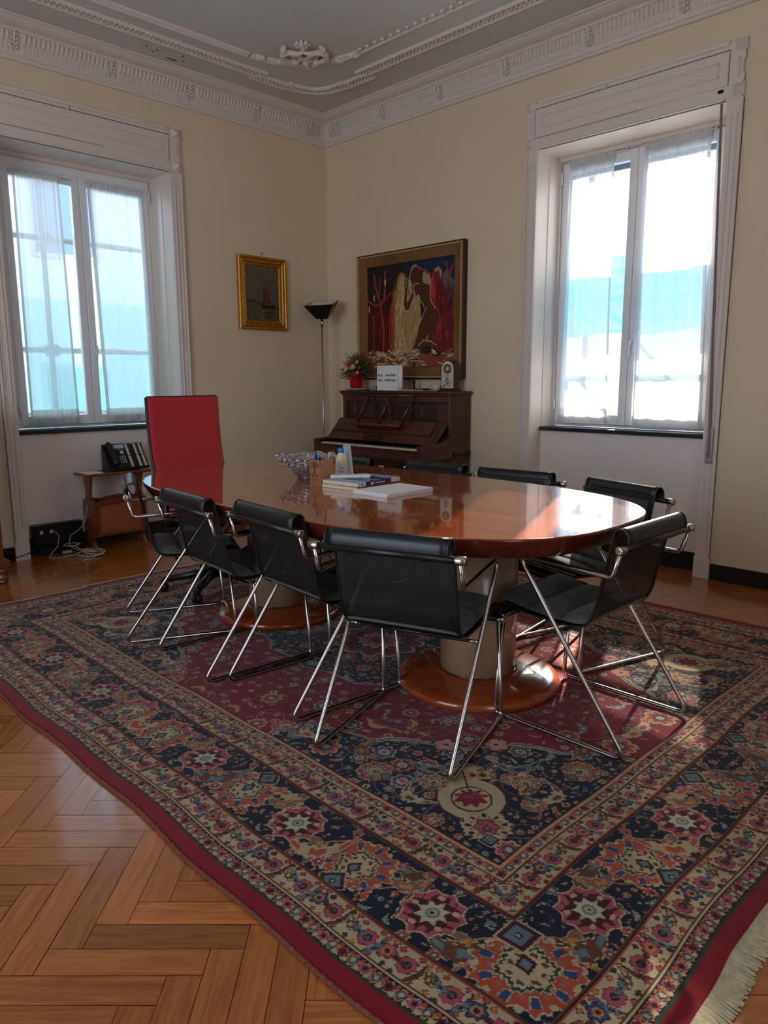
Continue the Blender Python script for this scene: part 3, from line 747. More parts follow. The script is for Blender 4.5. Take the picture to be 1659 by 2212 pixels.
def rug_pixels(st=.0022):
    Wq, Hq = (RX1-RX0)/2, (RY1-RY0)/2
    cv = Canvas(Wq, Hq, st, CRIM); cv.jit = .0011       # x = distance from the right edge, y = distance from the near edge
    X, Y = np.meshgrid(cv.x, cv.y); T = np.minimum(X, Y); r = random.Random(11)
    full = slice(None), slice(None)
    B = [0, .048, .092, .180, .410, .500, .540]
    col = [(136, 10, 28), NAVY, CREAM, NAVY, CREAM, NAVY]
    for a, b, c in zip(B[:-1], B[1:], col): cv.put(full, (T >= a) & (T < b), c)
    fld = T >= .540
    # field: navy corner pieces with a scalloped, cream-edged border
    dx, dy = X-.54, Y-.54; ang = np.arctan2(dy/.80, dx/1.15); rad = np.hypot(dx/1.15, dy/.80)
    edge = .86-.26*np.abs(np.sin(2*ang))**1.4+.055*np.abs(np.sin(7*ang))
    q0 = np.hypot((X-Wq)/.72, (Y-Hq)/.46); am = np.arctan2((Y-Hq)/.46, (X-Wq)/.72); e0 = 1-.07*np.abs(np.sin(8*am))
    for m, c in ((rad < edge+.026, CREAM), (rad < edge+.018, BLUE), (rad < edge+.010, CREAM), (rad < edge, NAVY), (q0 < e0+.03, CREAM), (q0 < e0+.018, BLUE), (q0 < e0, NAVY)): cv.put(full, fld & m, c)
    cv.mask = fld
    navyz = (rad < edge) | (q0 < e0)
    # vines and scattered flowers in the field
    for k in range(70):
        x, y, a = r.uniform(.5, Wq), r.uniform(.5, Hq), r.uniform(0, 6.28); pts = []; kk = r.uniform(-14, 14)
        for i in range(26): pts.append((x, y)); a += kk*.012*(1+i*.06); x += .012*math.cos(a); y += .012*math.sin(a)
        cv.line(pts, .0016, r.choice([(150, 120, 96), SAGE, (134, 90, 56), (140, 92, 80)]))
    pts = []
    for i in range(5200):
        if len(pts) > 430: break
        x, y = r.uniform(.55, Wq), r.uniform(.55, Hq)
        if all((x-a)**2+(y-b)**2 > (.040+.6*c)**2 for a, b, c in pts):
            big = r.random() < .22; R = r.uniform(.032, .046) if big else r.uniform(.011, .021); pts.append((x, y, R))
            j = min(int(y/cv.st), cv.ny-1), min(int(x/cv.st), cv.nx-1); nav = navyz[j]
            if big: cv.stamp(x, y, R, r.choice([palm(r.choice([RUST, PINK, SAGE]), r.choice([BLUE, NAVY])), FLW[2], FLW[4], rosebig, leaf(r.choice([BRN, SAGE, PINK, OCH]), CREAM, curve=.5)]), r.uniform(0, 6.28))
            elif r.random() < .45: cv.stamp(x, y, R*1.25, leaf(r.choice([SAGE, PINK, OCH, BRN, GRN, CREAM]), r.choice([MAR, CREAM]), curve=r.uniform(-.8, .8), w=.26, teeth=6, hook=False), r.uniform(0, 6.28))
            else: cv.stamp(x, y, R, r.choice(FLW), r.uniform(0, 6.28))
    # large ornaments of the corner piece, on its diagonal and both flanks
    def vase(u, v):
        o = []; nk = (u > .55) & (u < 1.0)
        body = np.hypot(u*.95+.05, v) < .66; o.append((body | (nk & (np.abs(v) < .22+.9*(u-.72)**2*4)), (70, 30, 26)))
        body = np.hypot(u*.95+.05, v) < .61; o.append((body | (nk & (np.abs(v) < .17+.9*(u-.72)**2*4)), CREAM))
        o.append((np.hypot(u*1.05+.08, v*1.1) < .42, MAR)); o.append((np.hypot(u*1.05+.08, v*1.1) < .38, CREAM)); o.append((np.hypot(u*1.2+.06, v*1.1) < .30*(1+.2*np.sin(9*np.arctan2(v, u))), CRIM))
        for k in range(5): q = np.hypot(u-.02-.06*math.cos(k*2.1), v-(k-2)*.1); o.append((q < .045, PINK)); o.append((q < .02, MAR))
        o.append(((np.abs(v) < .02) & (u > 0) & (u < .9), GRN)); q = np.abs(u+.82)+np.abs(v)*1.4; o += [(q < .28, CREAM), (q < .22, BRN)]
        return o
    for (x, y, R, rot, f_) in ((.79, .74, .165, PI/4*.9, vase), (.665, .655, .075, PI/4, palm(CREAM, MAR, PINK, MAR))):
        cv.stamp(x, y, R, f_, rot)
    for m_ in (0, 1):
        sw = (lambda p: (p[1], p[0])) if m_ else (lambda p: p)
        for (x, y, R, a, f_, mi) in ((.92, .63, .075, .3, leaf(CREAM, BRN, BLUE, .9, .28), 1), (.98, .80, .085, 2.3, leaf(SAGE, MAR, CREAM, .8, .26), -1), (1.10, .64, .062, 0, palm(RUST, BLUE), 1), (1.22, .72, .07, .8, leaf(BRN, OCH, CREAM, .9), 1),
                                     (1.34, .63, .06, 0, FLW[2], 1), (1.05, .93, .05, 1, FLW[5], 1), (.72, .92, .05, .6, palm(OCH, BLUE), 1), (1.46, .66, .075, .2, leaf(CREAM, RUST, BLUE, .8), 1), (1.56, .62, .05, 0, palm(PINK, NAVY), 1), (.86, .84, .03, 0, FLW[3], 1)):
            c = sw((x, y)); cv.stamp(c[0], c[1], R, f_, (PI/2-a) if m_ else a, -mi if m_ else mi)
    # central medallion rings
    cv.stamp(Wq, Hq, .22, ros(12, [(1, .2, CREAM), (.93, .2, CRIM), (.7, .25, NAVY), (.5, .3, CREAM), (.42, .3, RUST), (.2, 0, NAVY)]))
    # borders: s runs along, t in from the edge; drawn for both sides of the corner
    for side in (0, 1):
        msk = (X > Y) if side == 0 else (Y >= X)
        Ls = Wq if side == 0 else Hq
        def pt(s_, t_): return (s_, t_) if side == 0 else (t_, s_)
        def dr(s_, t_, R, f_, a=0, mi=1):      # a = 0 points in along t+
            rot = (PI/2-a) if side == 0 else a
            p = pt(s_, t_); cv.stamp(p[0], p[1], R, f_, rot, mi if side == 0 else -mi)
        def ln(P, w, c): cv.line([pt(*p) for p in P], w, c)
        cv.mask = msk & (T >= .18) & (T < .41)
        per, c0 = .505, .30
        n = int(Ls/per)+2
        ln([(i*.01, .297+.055*math.sin((i*.01-c0)*2*PI/per*2)) for i in range(int(Ls*100)+10)], .0028, (170, 110, 90))
        for i in range(n):
            s0 = c0+i*per; R = .108
            if i > 0: 
                dr(s0, .285, R, palm(), 0 if i % 2 else PI)
            sm = s0+per/2
            for q in (-1, 1):
                cB, cA = (BRN, CREAM) if i % 2 == 0 else ((184, 158, 118), RUST)
                dr(sm-q*.112, .295-q*.03, .106, leaf(cB, cA if i % 2 else SAGE, CREAM if i % 2 == 0 else MAR, .85, .27, 16), PI/2+q*.55, q)
                dr(sm+q*.115, .295+q*.045, .075, leaf((128, 92, 66), OCH, CREAM, .9, .24, 12), -PI/2+q*.7, -q)
            dr(sm, .295, .088, rosebig)
            for (ds, dt, RR, k) in ((-.17, -.07, .022, 0), (.17, .07, .022, 3), (-.155, .085, .024, 5), (.16, -.08, .024, 1), (0, -.1, .018, 2), (.0, .1, .018, 4), (.09, .098, .017, 0), (-.09, -.098, .017, 2), (.21, 0.0, .017, 5), (-.21, .0, .017, 5)):
                dr(sm+ds, .295+dt, RR, tulip([PINK, RUST, SAGE, PINK, (206, 140, 120), PINK][k], [CREAM, NAVY, MAR][k % 3]) if k % 2 else FLW[k], ds*9+dt*20)
            for (ds, dt) in ((-.13, .1), (.13, -.1), (.06, -.09), (-.06, .09)): dr(sm+ds, .295+dt, .018, leaf(SAGE if ds > 0 else GRN, CREAM, CREAM, .5, .3, 4, False), ds*15)
        # cream bands
        for t0, t1 in ((.092, .180), (.410, .500)):
            cv.mask = msk & (T >= t0) & (T < t1); tm = (t0+t1)/2; p_ = .118 if t0 < .2 else .106; k = 0; s_ = t0+.04
            while s_ < Ls+.1:
                dr(s_, tm, .026, ros(8, [(1, .18, MAR), (.92, .2, PINK), (.42, 0, NAVY), (.2, 0, SAGE)]))
                for q in (-1, 1):
                    dr(s_+q*.031, tm+q*.006, .034, leaf(SAGE if (k+q) % 2 else BRN, MAR, (60, 30, 24), .3, .2, 10, False), .7*q+.5, q)
                dr(s_+p_*.5, tm+.004, .026, ros(6, [(1, .3, MAR), (.85, .3, BLUE if k % 3 else PINK), (.5, .2, OCH if k % 2 else CREAM), (.25, 0, MAR)]) if k % 2 else leaf(BRN, CREAM, MAR, .2, .34, 8, False), .8)
                for (ds, dt) in ((.3, .03), (.36, -.03), (.68, .032), (.72, -.030), (.5, .036), (.15, -.034), (.85, .034)): dr(s_+ds*p_, tm+dt, .009, ros(4, [(1, .3, MAR), (.7, .2, r.choice([PINK, GRN, OCH, RUST]))]))
                s_ += p_; k += 1
        # narrow guards
        for t0, t1 in ((.048, .092), (.500, .540)):
            cv.mask = msk & (T >= t0) & (T < t1); tm = (t0+t1)/2; s_ = t0+.02; k = 0
            ln([(i*.006, tm+.012*math.sin(i*.006*2*PI/.066)) for i in range(int(Ls/.006)+5)], .002, SAGE)
            while s_ < Ls+.1:
                if k % 2 == 0: dr(s_, tm, .0165, ros(5, [(1, .3, CREAM), (.85, .3, PINK if k % 4 else CRIM), (.35, 0, NAVY)]))
                else: dr(s_, tm, .017, ros(4, [(1, .35, OCH), (.75, .3, BLUE), (.4, .2, CREAM)]))
                dr(s_+.017, tm-.011, .007, ros(3, [(1, .3, CREAM)])); dr(s_+.017, tm+.011, .007, ros(3, [(1, .3, RUST)]))
                s_ += .034; k += 1
    cv.mask = (T >= .18) & (T < .41)
    cv.stamp(.30, .30, .125, palm(), PI/4+PI)
    # small buds and leaves fill whatever navy or crimson is left between the large motifs
    nv = s2l(NAVY); cv.mask = ((T >= .188) & (T < .402)) | (T > .55)
    for k in range(26000):
        x, y = r.uniform(.19, Wq), r.uniform(.19, Hq); brd = min(x, y) < .41
        R = r.choice([.008, .011, .014, .018, .022]) if brd else r.choice([.009, .012, .016])
        i, j = int(x/cv.st), int(y/cv.st); e = int(R*1.15/cv.st)
        if i-e < 0 or j-e < 0 or i+e >= cv.nx or j+e >= cv.ny: continue
        W_ = cv.C[j-e:j+e+1:2, i-e:i+e+1:2]
        if np.abs(W_-nv).max() > .004: continue
        if r.random() < .5: cv.stamp(x, y, R*1.1, leaf(r.choice([SAGE, PINK, BRN, GRN, OCH, (150, 116, 84), BLUE]), r.choice([CREAM, MAR, BRN]), r.choice([CREAM, (150, 120, 92)]), r.uniform(-.9, .9), .3, 6, False), r.uniform(0, 6.28))
        elif r.random() < .6: cv.stamp(x, y, R*.8, r.choice(FLW), r.uniform(0, 6))
        else: cv.stamp(x, y, R, tulip(r.choice([PINK, RUST, SAGE]), r.choice([CREAM, NAVY])), r.uniform(0, 6.28))
    cv.mask = None
    for b, w, c in ((.048, .003, GRN), (.092, .0022, CREAM), (.096, .002, BRN), (.178, .0026, RUST), (.183, .0026, NAVY), (.187, .0022, BRN), (.404, .0024, BRN), (.409, .0024, NAVY), (.413, .0026, RUST), (.498, .0026, BRN), (.503, .002, CREAM), (.537, .0022, CREAM), (.542, .0025, OCH), (.546, .0022, NAVY)):
        cv.put(full, np.abs(T-b) < w, c)
    # long red edge has no red pile at the very binding
    C = cv.C*.80*(1+.07*rng.standard_normal(cv.C.shape[:2]))[:, :, None]       # wool abrash / knot noise
    ab = 1+.05*np.sin(cv.y*61)+.04*np.sin(cv.y*23+1); C = C*ab[:, None, None]
    return cv, np.clip(C, .002, 1)
def wob(x, y):      # the rug lies slightly crooked: hand-made outline, skewed left end
    u = (x-RX0)/(RX1-RX0); v = (y-RY0)/(RY1-RY0)
    nx = x + (.006*np.sin(y*5.1+1)+.004*np.sin(y*11))*(u**3) + (1-u)**2*(-.09*np.sin(PI*np.clip(v, 0, 1))*0 + .16*(v-.45)*(v > .3) + .03*np.sin(v*8))
    ny = y + (.006*np.sin(x*4.3)+.005*np.sin(x*10.7+2))*(1-v)**3 + .01*np.sin(x*3.1)*v**3
    return nx, ny
def rug():
    cv, C = rug_pixels()
    xs = np.concatenate([np.arange(RX0, 2.95, .0048), np.arange(2.95, RX1-.001, .0024), [RX1]]); ys = np.concatenate([np.arange(RY0, -2.1, .0024), np.arange(-2.1, RY1-.002, .0048), [RY1]])
    nx, ny = len(xs), len(ys); X, Y = np.meshgrid(xs, ys)
    a = np.minimum(RX1-X, X-RX0); b = np.minimum(Y-RY0, RY1-Y)
    i = np.clip((a/cv.st).astype(int), 0, cv.nx-1); j = np.clip((b/cv.st).astype(int), 0, cv.ny-1); K = C[j, i]
    dist = np.minimum(a, b); Z = RTH*np.clip((dist+.0015)/.006, .15, 1)**.5 + .0015*np.sin(X*7+np.sin(Y*5))*np.clip(dist/.1, 0, 1)
    Z = Z + .0012*(1-np.clip(dist/.2, 0, 1))*np.sin((X+Y)*30)
    NX, NY = wob(X, Y)
    co = np.stack([NX, NY, Z], -1).reshape(-1, 3).astype(np.float32)
    me = bpy.data.meshes.new('rug'); nf = (nx-1)*(ny-1)
    me.vertices.add(nx*ny); me.vertices.foreach_set('co', co.ravel())
    I = np.arange(nx*ny).reshape(ny, nx); q = np.stack([I[:-1, :-1], I[:-1, 1:], I[1:, 1:], I[1:, :-1]], -1).reshape(-1, 4).astype(np.int32)
    me.loops.add(nf*4); me.loops.foreach_set('vertex_index', q.ravel()); me.polygons.add(nf)
    me.polygons.foreach_set('loop_start', np.arange(0, nf*4, 4, dtype=np.int32)); me.update(calc_edges=True)
    at = me.color_attributes.new('knots', 'FLOAT_COLOR', 'POINT'); at.data.foreach_set('color', np.concatenate([K.reshape(-1, 3), np.ones((nx*ny, 1))], 1).astype(np.float32).ravel())
    me.materials.append(attrmat('knotted_wool', 'knots', .95, bump=.5, bscale=420, sheen=.12, spec=.1))
    t = thing('rug', 'large crimson and navy hand-knotted floral rug under the oval table', 'rug', ((RX0+RX1)/2, (RY0+RY1)/2, 0))
    me.transform(PW[t.name].inverted())
    o = bpy.data.objects.new('pile', me); COL.objects.link(o); o.parent = t
    for y, s in ((RY0, -1), (RY1, 1)):      # overcast long edges
        mb = MB(); pts = []
        for k in range(0, 391): x = RX0+(RX1-RX0)*k/390; p = wob(x, y); pts.append((float(p[0]), float(p[1])+s*.003, .0055+.0008*math.sin(k*2.4)))
        mb.tube(pts, [.0062+.0012*math.sin(k*2.4) for k in range(391)], n=8); mb.build('binding', plain('brown_binding', rgb(112, 62, 44), .9, bump=.4, bscale=400, noise=.3, nscale=120), t)
    for x, s, Lf in ((RX1, 1, .060), (RX0, -1, .05)):
        mb = MB(); r = random.Random(4); n = 620
        for k in range(n):
            y = RY0+.004+(RY1-RY0-.008)*k/n; p = wob(x, y); px, py = float(p[0])-s*.004, float(p[1])
            d = .006*math.sin(k*.05)+r.uniform(-.003, .003); L = Lf*r.uniform(.9, 1.06)
            mb.tube([(px, py, .007), (px+s*L*.35, py+d*.2, .006), (px+s*L*.7, py+d*.7, .0035), (px+s*L, py+d, .0022)], [.0026, .0028, .0028, .0023], n=5)
        f = mb.build('fringe', plain('wool_fringe', rgb(184, 168, 132), .9, bump=.3, noise=.2, nscale=60), t); f['kind'] = 'stuff'
rug()

# ================================================================== CONFERENCE TABLE
TX, TY, TROT = 2.899, -2.312, .022
def table_outline(a, b, n=120, e=2.85):
    P = []
    for k in range(n):
        t = 2*PI*k/n; c, s = math.cos(t), math.sin(t)
        P.append((a*math.copysign(abs(c)**(2/e), c), b*math.copysign(abs(s)**(2/e), s)))
    return P
t = thing('conference_table', 'oval varnished cherry conference table on two round stone pedestals', 'table', (TX, TY, 0), TROT)
TM = PW[t.name]
def table_top():
    mb = MB(); n = 120
    rings = [(1.0, .7385), (1.0, .7425), (.9985, .7445), (.995, .745)]
    P0 = table_outline(1.285, .695)
    rows = []
    for d, z in ((0, .742), (-.0015, .7441), (-.005, .745)): rows.append([(x*(1+d/1.285), y*(1+d/.695), z) for x, y in P0])
    ctr = [(0, 0, .745)]
    vs = [p for r_ in rows for p in r_]; fs = []
    for i in range(2):
        for k in range(n): fs.append([i*n+k, i*n+(k+1) % n, (i+1)*n+(k+1) % n, (i+1)*n+k])
    fs.append([2*n+k for k in range(n)])
    mb.add(vs, fs, False, 0, TM); mb.build('tabletop', M_cherry, t)
    mb = MB(); vs = []; fs = []
    for d, z in ((0, .742), (.0015, .740), (.0015, .736), (-.008, .716), (-.021, .692), (-.034, .674), (-.050, .670)):
        vs += [(x*(1+d/1.285), y*(1+d/.695), z) for x, y in P0]
    for i in range(6):
        for k in range(n): fs.append([i*n+k, i*n+(k+1) % n, (i+1)*n+(k+1) % n, (i+1)*n+k])
    fs.append([6*n+k for k in range(n)][::-1])
    mb.add(vs, fs, True, 0, TM); mb.build('table_edge', M_cherry_edge, t)
table_top()
for px, py in ((3.597, -2.300), (2.262, -2.322)):
    mb = MB(); mb.lathe([(.155, .070), (.155, .672)], (px, py, 0), 48); mb.build('pedestal_column', M_trav, t)
    mb = MB(); mb.lathe([(.318, .0125), (.330, .016), (.333, .028), (.331, .040), (.322, .048), (.300, .055), (.25, .064), (.20, .072), (.157, .077), (.150, .077)], (px, py, 0), 64); mb.build('pedestal_base', M_base_wood, t)
    mb = MB()
    mb.lathe([(.158, .0775), (.162, .0795), (.158, .0815)], (px, py, 0), 48, capb=False, capt=False); mb.build('pedestal_collar', M_cherry_edge, t)

# ================================================================== SLING CHAIRS
def net_black():
    m, nt, b = newmat('black_open_net'); L = nt.links
    b.inputs['Base Color'].default_value = rgb(11, 11, 12); b.inputs['Roughness'].default_value = .55
    tcn = nt.nodes.new('ShaderNodeTexCoord'); sp = nt.nodes.new('ShaderNodeSeparateXYZ'); L.new(tcn.outputs['Object'], sp.inputs[0])
    def wave(sock):
        a = nt.nodes.new('ShaderNodeMath'); a.operation = 'MULTIPLY'; a.inputs[1].default_value = 2*PI/.0038; L.new(sock, a.inputs[0])
        c = nt.nodes.new('ShaderNodeMath'); c.operation = 'SINE'; L.new(a.outputs[0], c.inputs[0]); return c.outputs[0]
    ad = nt.nodes.new('ShaderNodeMath'); ad.operation = 'ADD'; L.new(wave(sp.outputs['Y']), ad.inputs[0]); L.new(wave(sp.outputs['Z']), ad.inputs[1])
    g = nt.nodes.new('ShaderNodeMapRange'); g.inputs[1].default_value = 1.0; g.inputs[2].default_value = 1.6; g.inputs[3].default_value = 0; g.inputs[4].default_value = .85; L.new(ad.outputs[0], g.inputs[0])
    tr = nt.nodes.new('ShaderNodeBsdfTransparent'); mx = nt.nodes.new('ShaderNodeMixShader'); L.new(g.outputs[0], mx.inputs[0]); L.new(b.outputs[0], mx.inputs[1]); L.new(tr.outputs[0], mx.inputs[2])
    L.new(mx.outputs[0], nt.nodes['Material Output'].inputs[0]); return m
M_net = net_black()
def make_chair(label, loc, rz, group):
    t = thing('sling_chair', label, 'chair', loc, rz, group); K = dict(world_coords=False)
    for s in (-1, 1):
        mb = MB(); mb.tube([(-.215, s*.252, .702), (-.188, s*.252, .608), (.172, s*.247, .628), (-.265, s*.241, .0085), (.262, s*.241, .0085), (.236, s*.232, .380)], .0080, n=12, fil=.026)
        mb.tube([(-.002, s*.243, .380), (-.002, s*.195, .380)], .0055, n=8)
        mb.build('leg_frame', M_chrome, t, **K)
    mb = MB(); mb.tube([(-.215, -.238, .702), (-.215, .238, .702)], .0115, n=14); mb.build('back_bar', M_blackvinyl, t, **K)
    for s in (-1, 1):
        mb = MB(); mb.lathe([(.0135, .236), (.0145, .238), (.0145, .268), (.0125, .271), (.009, .2712)], (-.215, 0, .702), 16, axis='Y', mat=Matrix.Diagonal((1, s, 1, 1))); mb.build('end_cap', M_chrome, t, **K)
        mb = MB(); mb.lathe([(.0115, .228), (.0125, .230), (.0125, .250), (.010, .252)], (.236, 0, .386), 14, axis='Y', mat=Matrix.Diagonal((1, s, 1, 1))); mb.build('seat_bar_cap', M_chrome, t, **K)
    mb = MB(); mb.tube([(.236, -.23, .386), (.236, .23, .386)], .0105, n=10); mb.tube([(-.002, -.20, .380), (-.002, .20, .380)], .007, n=8); mb.build('seat_bar', M_blackvinyl, t, **K)
    def smooth(P, n=5):
        Q = []
        P = [P[0]]+P+[P[-1]]
        for i in range(1, len(P)-2):
            p0, p1, p2, p3 = [Vector(p) for p in P[i-1:i+3]]
            for k in range(n):
                q = k/n; Q.append(.5*((2*p1)+(-p0+p2)*q+(2*p0-5*p1+4*p2-p3)*q*q+(-p0+3*p1-3*p2+p3)*q**3))
        Q.append(Vector(P[-2])); return Q
    roll = smooth([(-.213, .692), (-.217, .720), (-.213, .743), (-.200, .757), (-.184, .759), (-.170, .748), (-.164, .726)])
    back = smooth([(-.164, .726), (-.158, .700), (-.147, .645), (-.135, .588), (-.124, .538), (-.114, .488), (-.100, .446)])
    seat = smooth([(-.100, .446), (-.080, .418), (-.045, .404), (0, .402), (.10, .406), (.20, .412), (.27, .416), (.300, .408), (.312, .390), (.300, .374), (.276, .372), (.250, .374)])
    wdt = [-.210, -.180, -.177, -.09, 0, .09, .177, .180, .210]
    def sheet(nm, prof, m, netcols):
        mb = MB(); mb.grid([[(p.x, w, p.y) for w in wdt] for p in prof], mif=lambda i, j: 0 if (j in (0, len(wdt)-2) or not netcols) else 1)
        return mb.build(nm, m, t, solid=0 if netcols else .004, **K)
    sheet('back_roll', roll, [M_blackvinyl], False)
    sheet('backrest', back, [M_blackvinyl, M_net], True)
    sheet('seat_sling', seat, [M_blackvinyl, M_net], True)
    for s in (-1, 1):
        mb = MB(); mb.tube([(p.x, s*.211, p.y) for p in roll+back+seat], .0042, n=6); mb.build('piping', M_blackvinyl, t, **K)
    # quilted loose pad: four cushions across the seat
    mb = MB(); cuts = [-.098, .022, .152, .282]; rows = []
    def base(x):
        return (.412+.030*(max(0, x-.03)/.25)**1.6) if x > -.02 else .412+(abs(x+.02)/.08)**2*.020
    xs = []
    for a, b in zip(cuts[:-1], cuts[1:]): xs += [a+(b-a)*k/8 for k in range(8)]
    xs.append(cuts[-1])
    def hgt(x):
        for a, b in zip(cuts[:-1], cuts[1:]):
            if a <= x <= b+1e-9: s_ = (x-a)/(b-a); return .001+.033*max(0, math.sin(PI*s_))**.42
        return .01
    nv = 16
    top = [[(x, .200*math.sin(-PI/2+PI*j/nv)*(1-.03*(x > .27)), base(x)+hgt(x)*(max(.02, 1-abs(math.sin(-PI/2+PI*j/nv))**6))**.5+.001) for j in range(nv+1)] for x in xs]
    bot = [[(x, p[1], base(x)-.002) for p in row] for x, row in zip(xs, top)]
    mb.grid(top); mb.grid(bot)
    for rw in (0, -1): mb.grid([top[rw], bot[rw]])
    mb.grid([[r_[0] for r_ in top], [r_[0] for r_ in bot]]); mb.grid([[r_[-1] for r_ in top], [r_[-1] for r_ in bot]])
    mb.build('seat_pad', M_pad, t, **K)
    return t
CH = [((3.735, -2.846), math.radians(108.7), 'black net chair with see-through back square to the camera, nearest of the near row'),
      ((3.157, -2.818), math.radians(85), 'black sling chair immediately left of the see-through one in the near row'),
      ((2.628, -2.850), math.radians(84.5), 'black sling chair of the near row hiding the foot of the red chair'),
      ((2.055, -2.805), math.radians(64.6), 'turned black sling chair by the magazine rack with silver-shining rolled back'),
      ((4.100, -2.265), math.radians(180), 'black sling chair side-on at the rounded right end of the table'),
      ((3.715, -1.645), math.radians(253.5), 'black sling chair directly under the right-hand window, beyond the table end'),
      ((3.164, -1.601), math.radians(278), 'far-side black sling chair in front of the window casing and cream wall'),
      ((2.587, -1.609), math.radians(270), 'far-side black sling chair before the right half of the piano'),
      ((1.950, -1.710), math.radians(270), 'far-side black sling chair partly hidden behind the plastic cup stack')]
ZR = .0125
GC = 'black sling chairs round the conference table'
c0 = make_chair(CH[0][2], (CH[0][0][0], CH[0][0][1], ZR), CH[0][1], GC)
for (x, y), a, lab in CH[1:]: dup(c0, (x, y, ZR), a, lab, GC)

# ================================================================== RED OFFICE CHAIR
t = thing('office_chair', 'high-backed red mesh swivel chair at the left end of the table', 'chair', (1.645, -2.325, .012), 0); K = dict(world_coords=False)
def bp(u, w, th=0):     # u height 0..1, w -1..1 ; backrest surface
    z = .50+.632*u; x = -.195-.075*u+.05*(1-u)**3-.018*(1-w*w)*.6-.02*math.sin(u*PI); hw = .228+.004*u if u > .12 else .220+.008*u/.12
    return (x+th, w*hw, z)
mb = MB(); mb.grid([[bp(i/24, -1+2*j/12) for j in range(13)] for i in range(25)]); mb.build('backrest', M_red, t, solid=.022, **K)
mb = MB()
for s in (-1, 1): mb.tube([bp(i/24, s*1.012, -.012) for i in range(25)], .010, n=8)
mb.tube([bp(1, -1+2*j/12, -.010) for j in range(13)], .007, n=8); mb.tube([bp(.02, -1+2*j/12, -.010) for j in range(13)], .009, n=8)
mb.build('back_frame', M_blackplastic, t, **K)
mb = MB(); mb.box((-.20, -.235, .435), (.235, .235, .495), bev=.022); mb.build('seat', M_red, t, **K)
mb = MB(); mb.box((-.15, -.14, .395), (.12, .14, .437), bev=.015); mb.tube([(-.12, 0, .41), (-.235, 0, .43), (-.25, 0, .60)], .022, n=10, fil=.05); mb.build('seat_mechanism', M_blackplastic, t, **K)
for s in (-1, 1):
    mb = MB(); mb.tube([(-.02, s*.20, .42), (-.02, s*.285, .42), (-.02, s*.285, .64)], .017, n=8, fil=.03); mb.build('arm_post', M_blackplastic, t, **K)
    mb = MB(); mb.box((-.15, s*.285-.040, .638), (.11, s*.285+.040, .664), bev=.010); mb.build('armrest', M_blackplastic, t, **K)
mb = MB(); mb.lathe([(.028, .10), (.028, .26), (.018, .262), (.018, .40)], n=20); mb.build('gas_column', M_blackplastic, t, **K)
for k in range(5):
    a = math.radians(20+72*k); c, s = math.cos(a), math.sin(a)
    mb = MB(); mb.tube([(0, 0, .105), (.12*c, .12*s, .100), (.30*c, .30*s, .070)], [.032, .026, .018], n=8); mb.build('base_arm', M_blackplastic, t, **K)
    mb = MB()
    for q in (-1, 1):
        cx, cy_ = .30*c-q*.014*s, .30*s+q*.014*c
        mb.tube([(cx+s*.007, cy_-c*.007, .028), (cx-s*.007, cy_+c*.007, .028)], .027, n=16)
    mb.box((.30*c-.014, .30*s-.014, .03), (.30*c+.014, .30*s+.014, .075), bev=.005); mb.build('caster', M_blackplastic, t, **K)

# ================================================================== UPRIGHT PIANO
t = thing('upright_piano', 'dark wooden upright piano with open keyboard against the right wall', 'piano', (1.105, -.30, 0))
PX0, PX1 = .50, 1.715
mb = MB()
mb.box((PX0, -.270, .0), (PX0+.03, -.02, 1.12), bev=.003); mb.box((PX1-.03, -.270, 0), (PX1, -.02, 1.12), bev=.003)
mb.box((PX0+.02, -.05, .05), (PX1-.02, -.022, 1.11)); mb.box((PX0+.02, -.262, .08), (PX1-.02, -.245, .60)); mb.box((PX0-.003, -.28, 0), (PX1+.003, -.021, .08), bev=.004)
mb.build('body', M_piano, t)
mb = MB(); mb.box((PX0-.02, -.305, 1.128), (PX1+.02, -.012, 1.150), bev=.007); mb.box((PX0-.008, -.29, 1.112), (PX1+.008, -.018, 1.130), bev=.005); mb.build('lid', M_piano, t)
mb = MB(); mb.box((PX0+.03, -.262, .90), (PX1-.03, -.245, 1.112))
for a, b in ((PX0+.002, PX0+.045), (1.055, 1.09), (PX1-.115, PX1-.002)): mb.box((a, -.276, .88), (b, -.246, 1.064), bev=.002)
mb.box((PX0+.002, -.277, 1.066), (PX1-.002, -.246, 1.110), bev=.002)
mb.build('front_panel', M_piano, t)
for a, b in ((.545, 1.055), (1.09, 1.60)):
    mb = MB()
    for k in range(int((b-a)/.014)): mb.ball((a+.007+k*.014, -.275, 1.062), .006, n=6)
    for x in (a+.005, b-.005):
        for k in range(12): mb.box((x-.006, -.280, .905+k*.0135), (x+.006, -.270, .913+k*.0135), bev=.002)
    mb.box((a+.012, -.266, .90), (b-.012, -.262, 1.05), bev=.002)
    mb.build('beaded_moulding', M_pianodark, t)
for cx_ in (.665, 1.435):     # brass candle-bracket plates
    mb = MB()
    mb.tube([(cx_, -.268, 1.045), (cx_+.014, -.272, 1.03), (cx_-.012, -.272, 1.012), (cx_+.012, -.272, .995), (cx_-.010, -.272, .975), (cx_+.006, -.270, .955), (cx_-.006, -.27, .94)], .0042, n=6, fil=.01)
    for s in (-1, 1): mb.tube([(cx_+s*.002, -.27, 1.03), (cx_+s*.022, -.272, 1.01), (cx_+s*.014, -.272, .985), (cx_+s*.022, -.272, .965), (cx_+s*.004, -.27, .95)], .0035, n=6, fil=.01)
    mb.ball((cx_, -.274, .99), .010, n=8); mb.ball((cx_, -.272, 1.035), .007, n=8); mb.build('candle_bracket', M_brass, t)
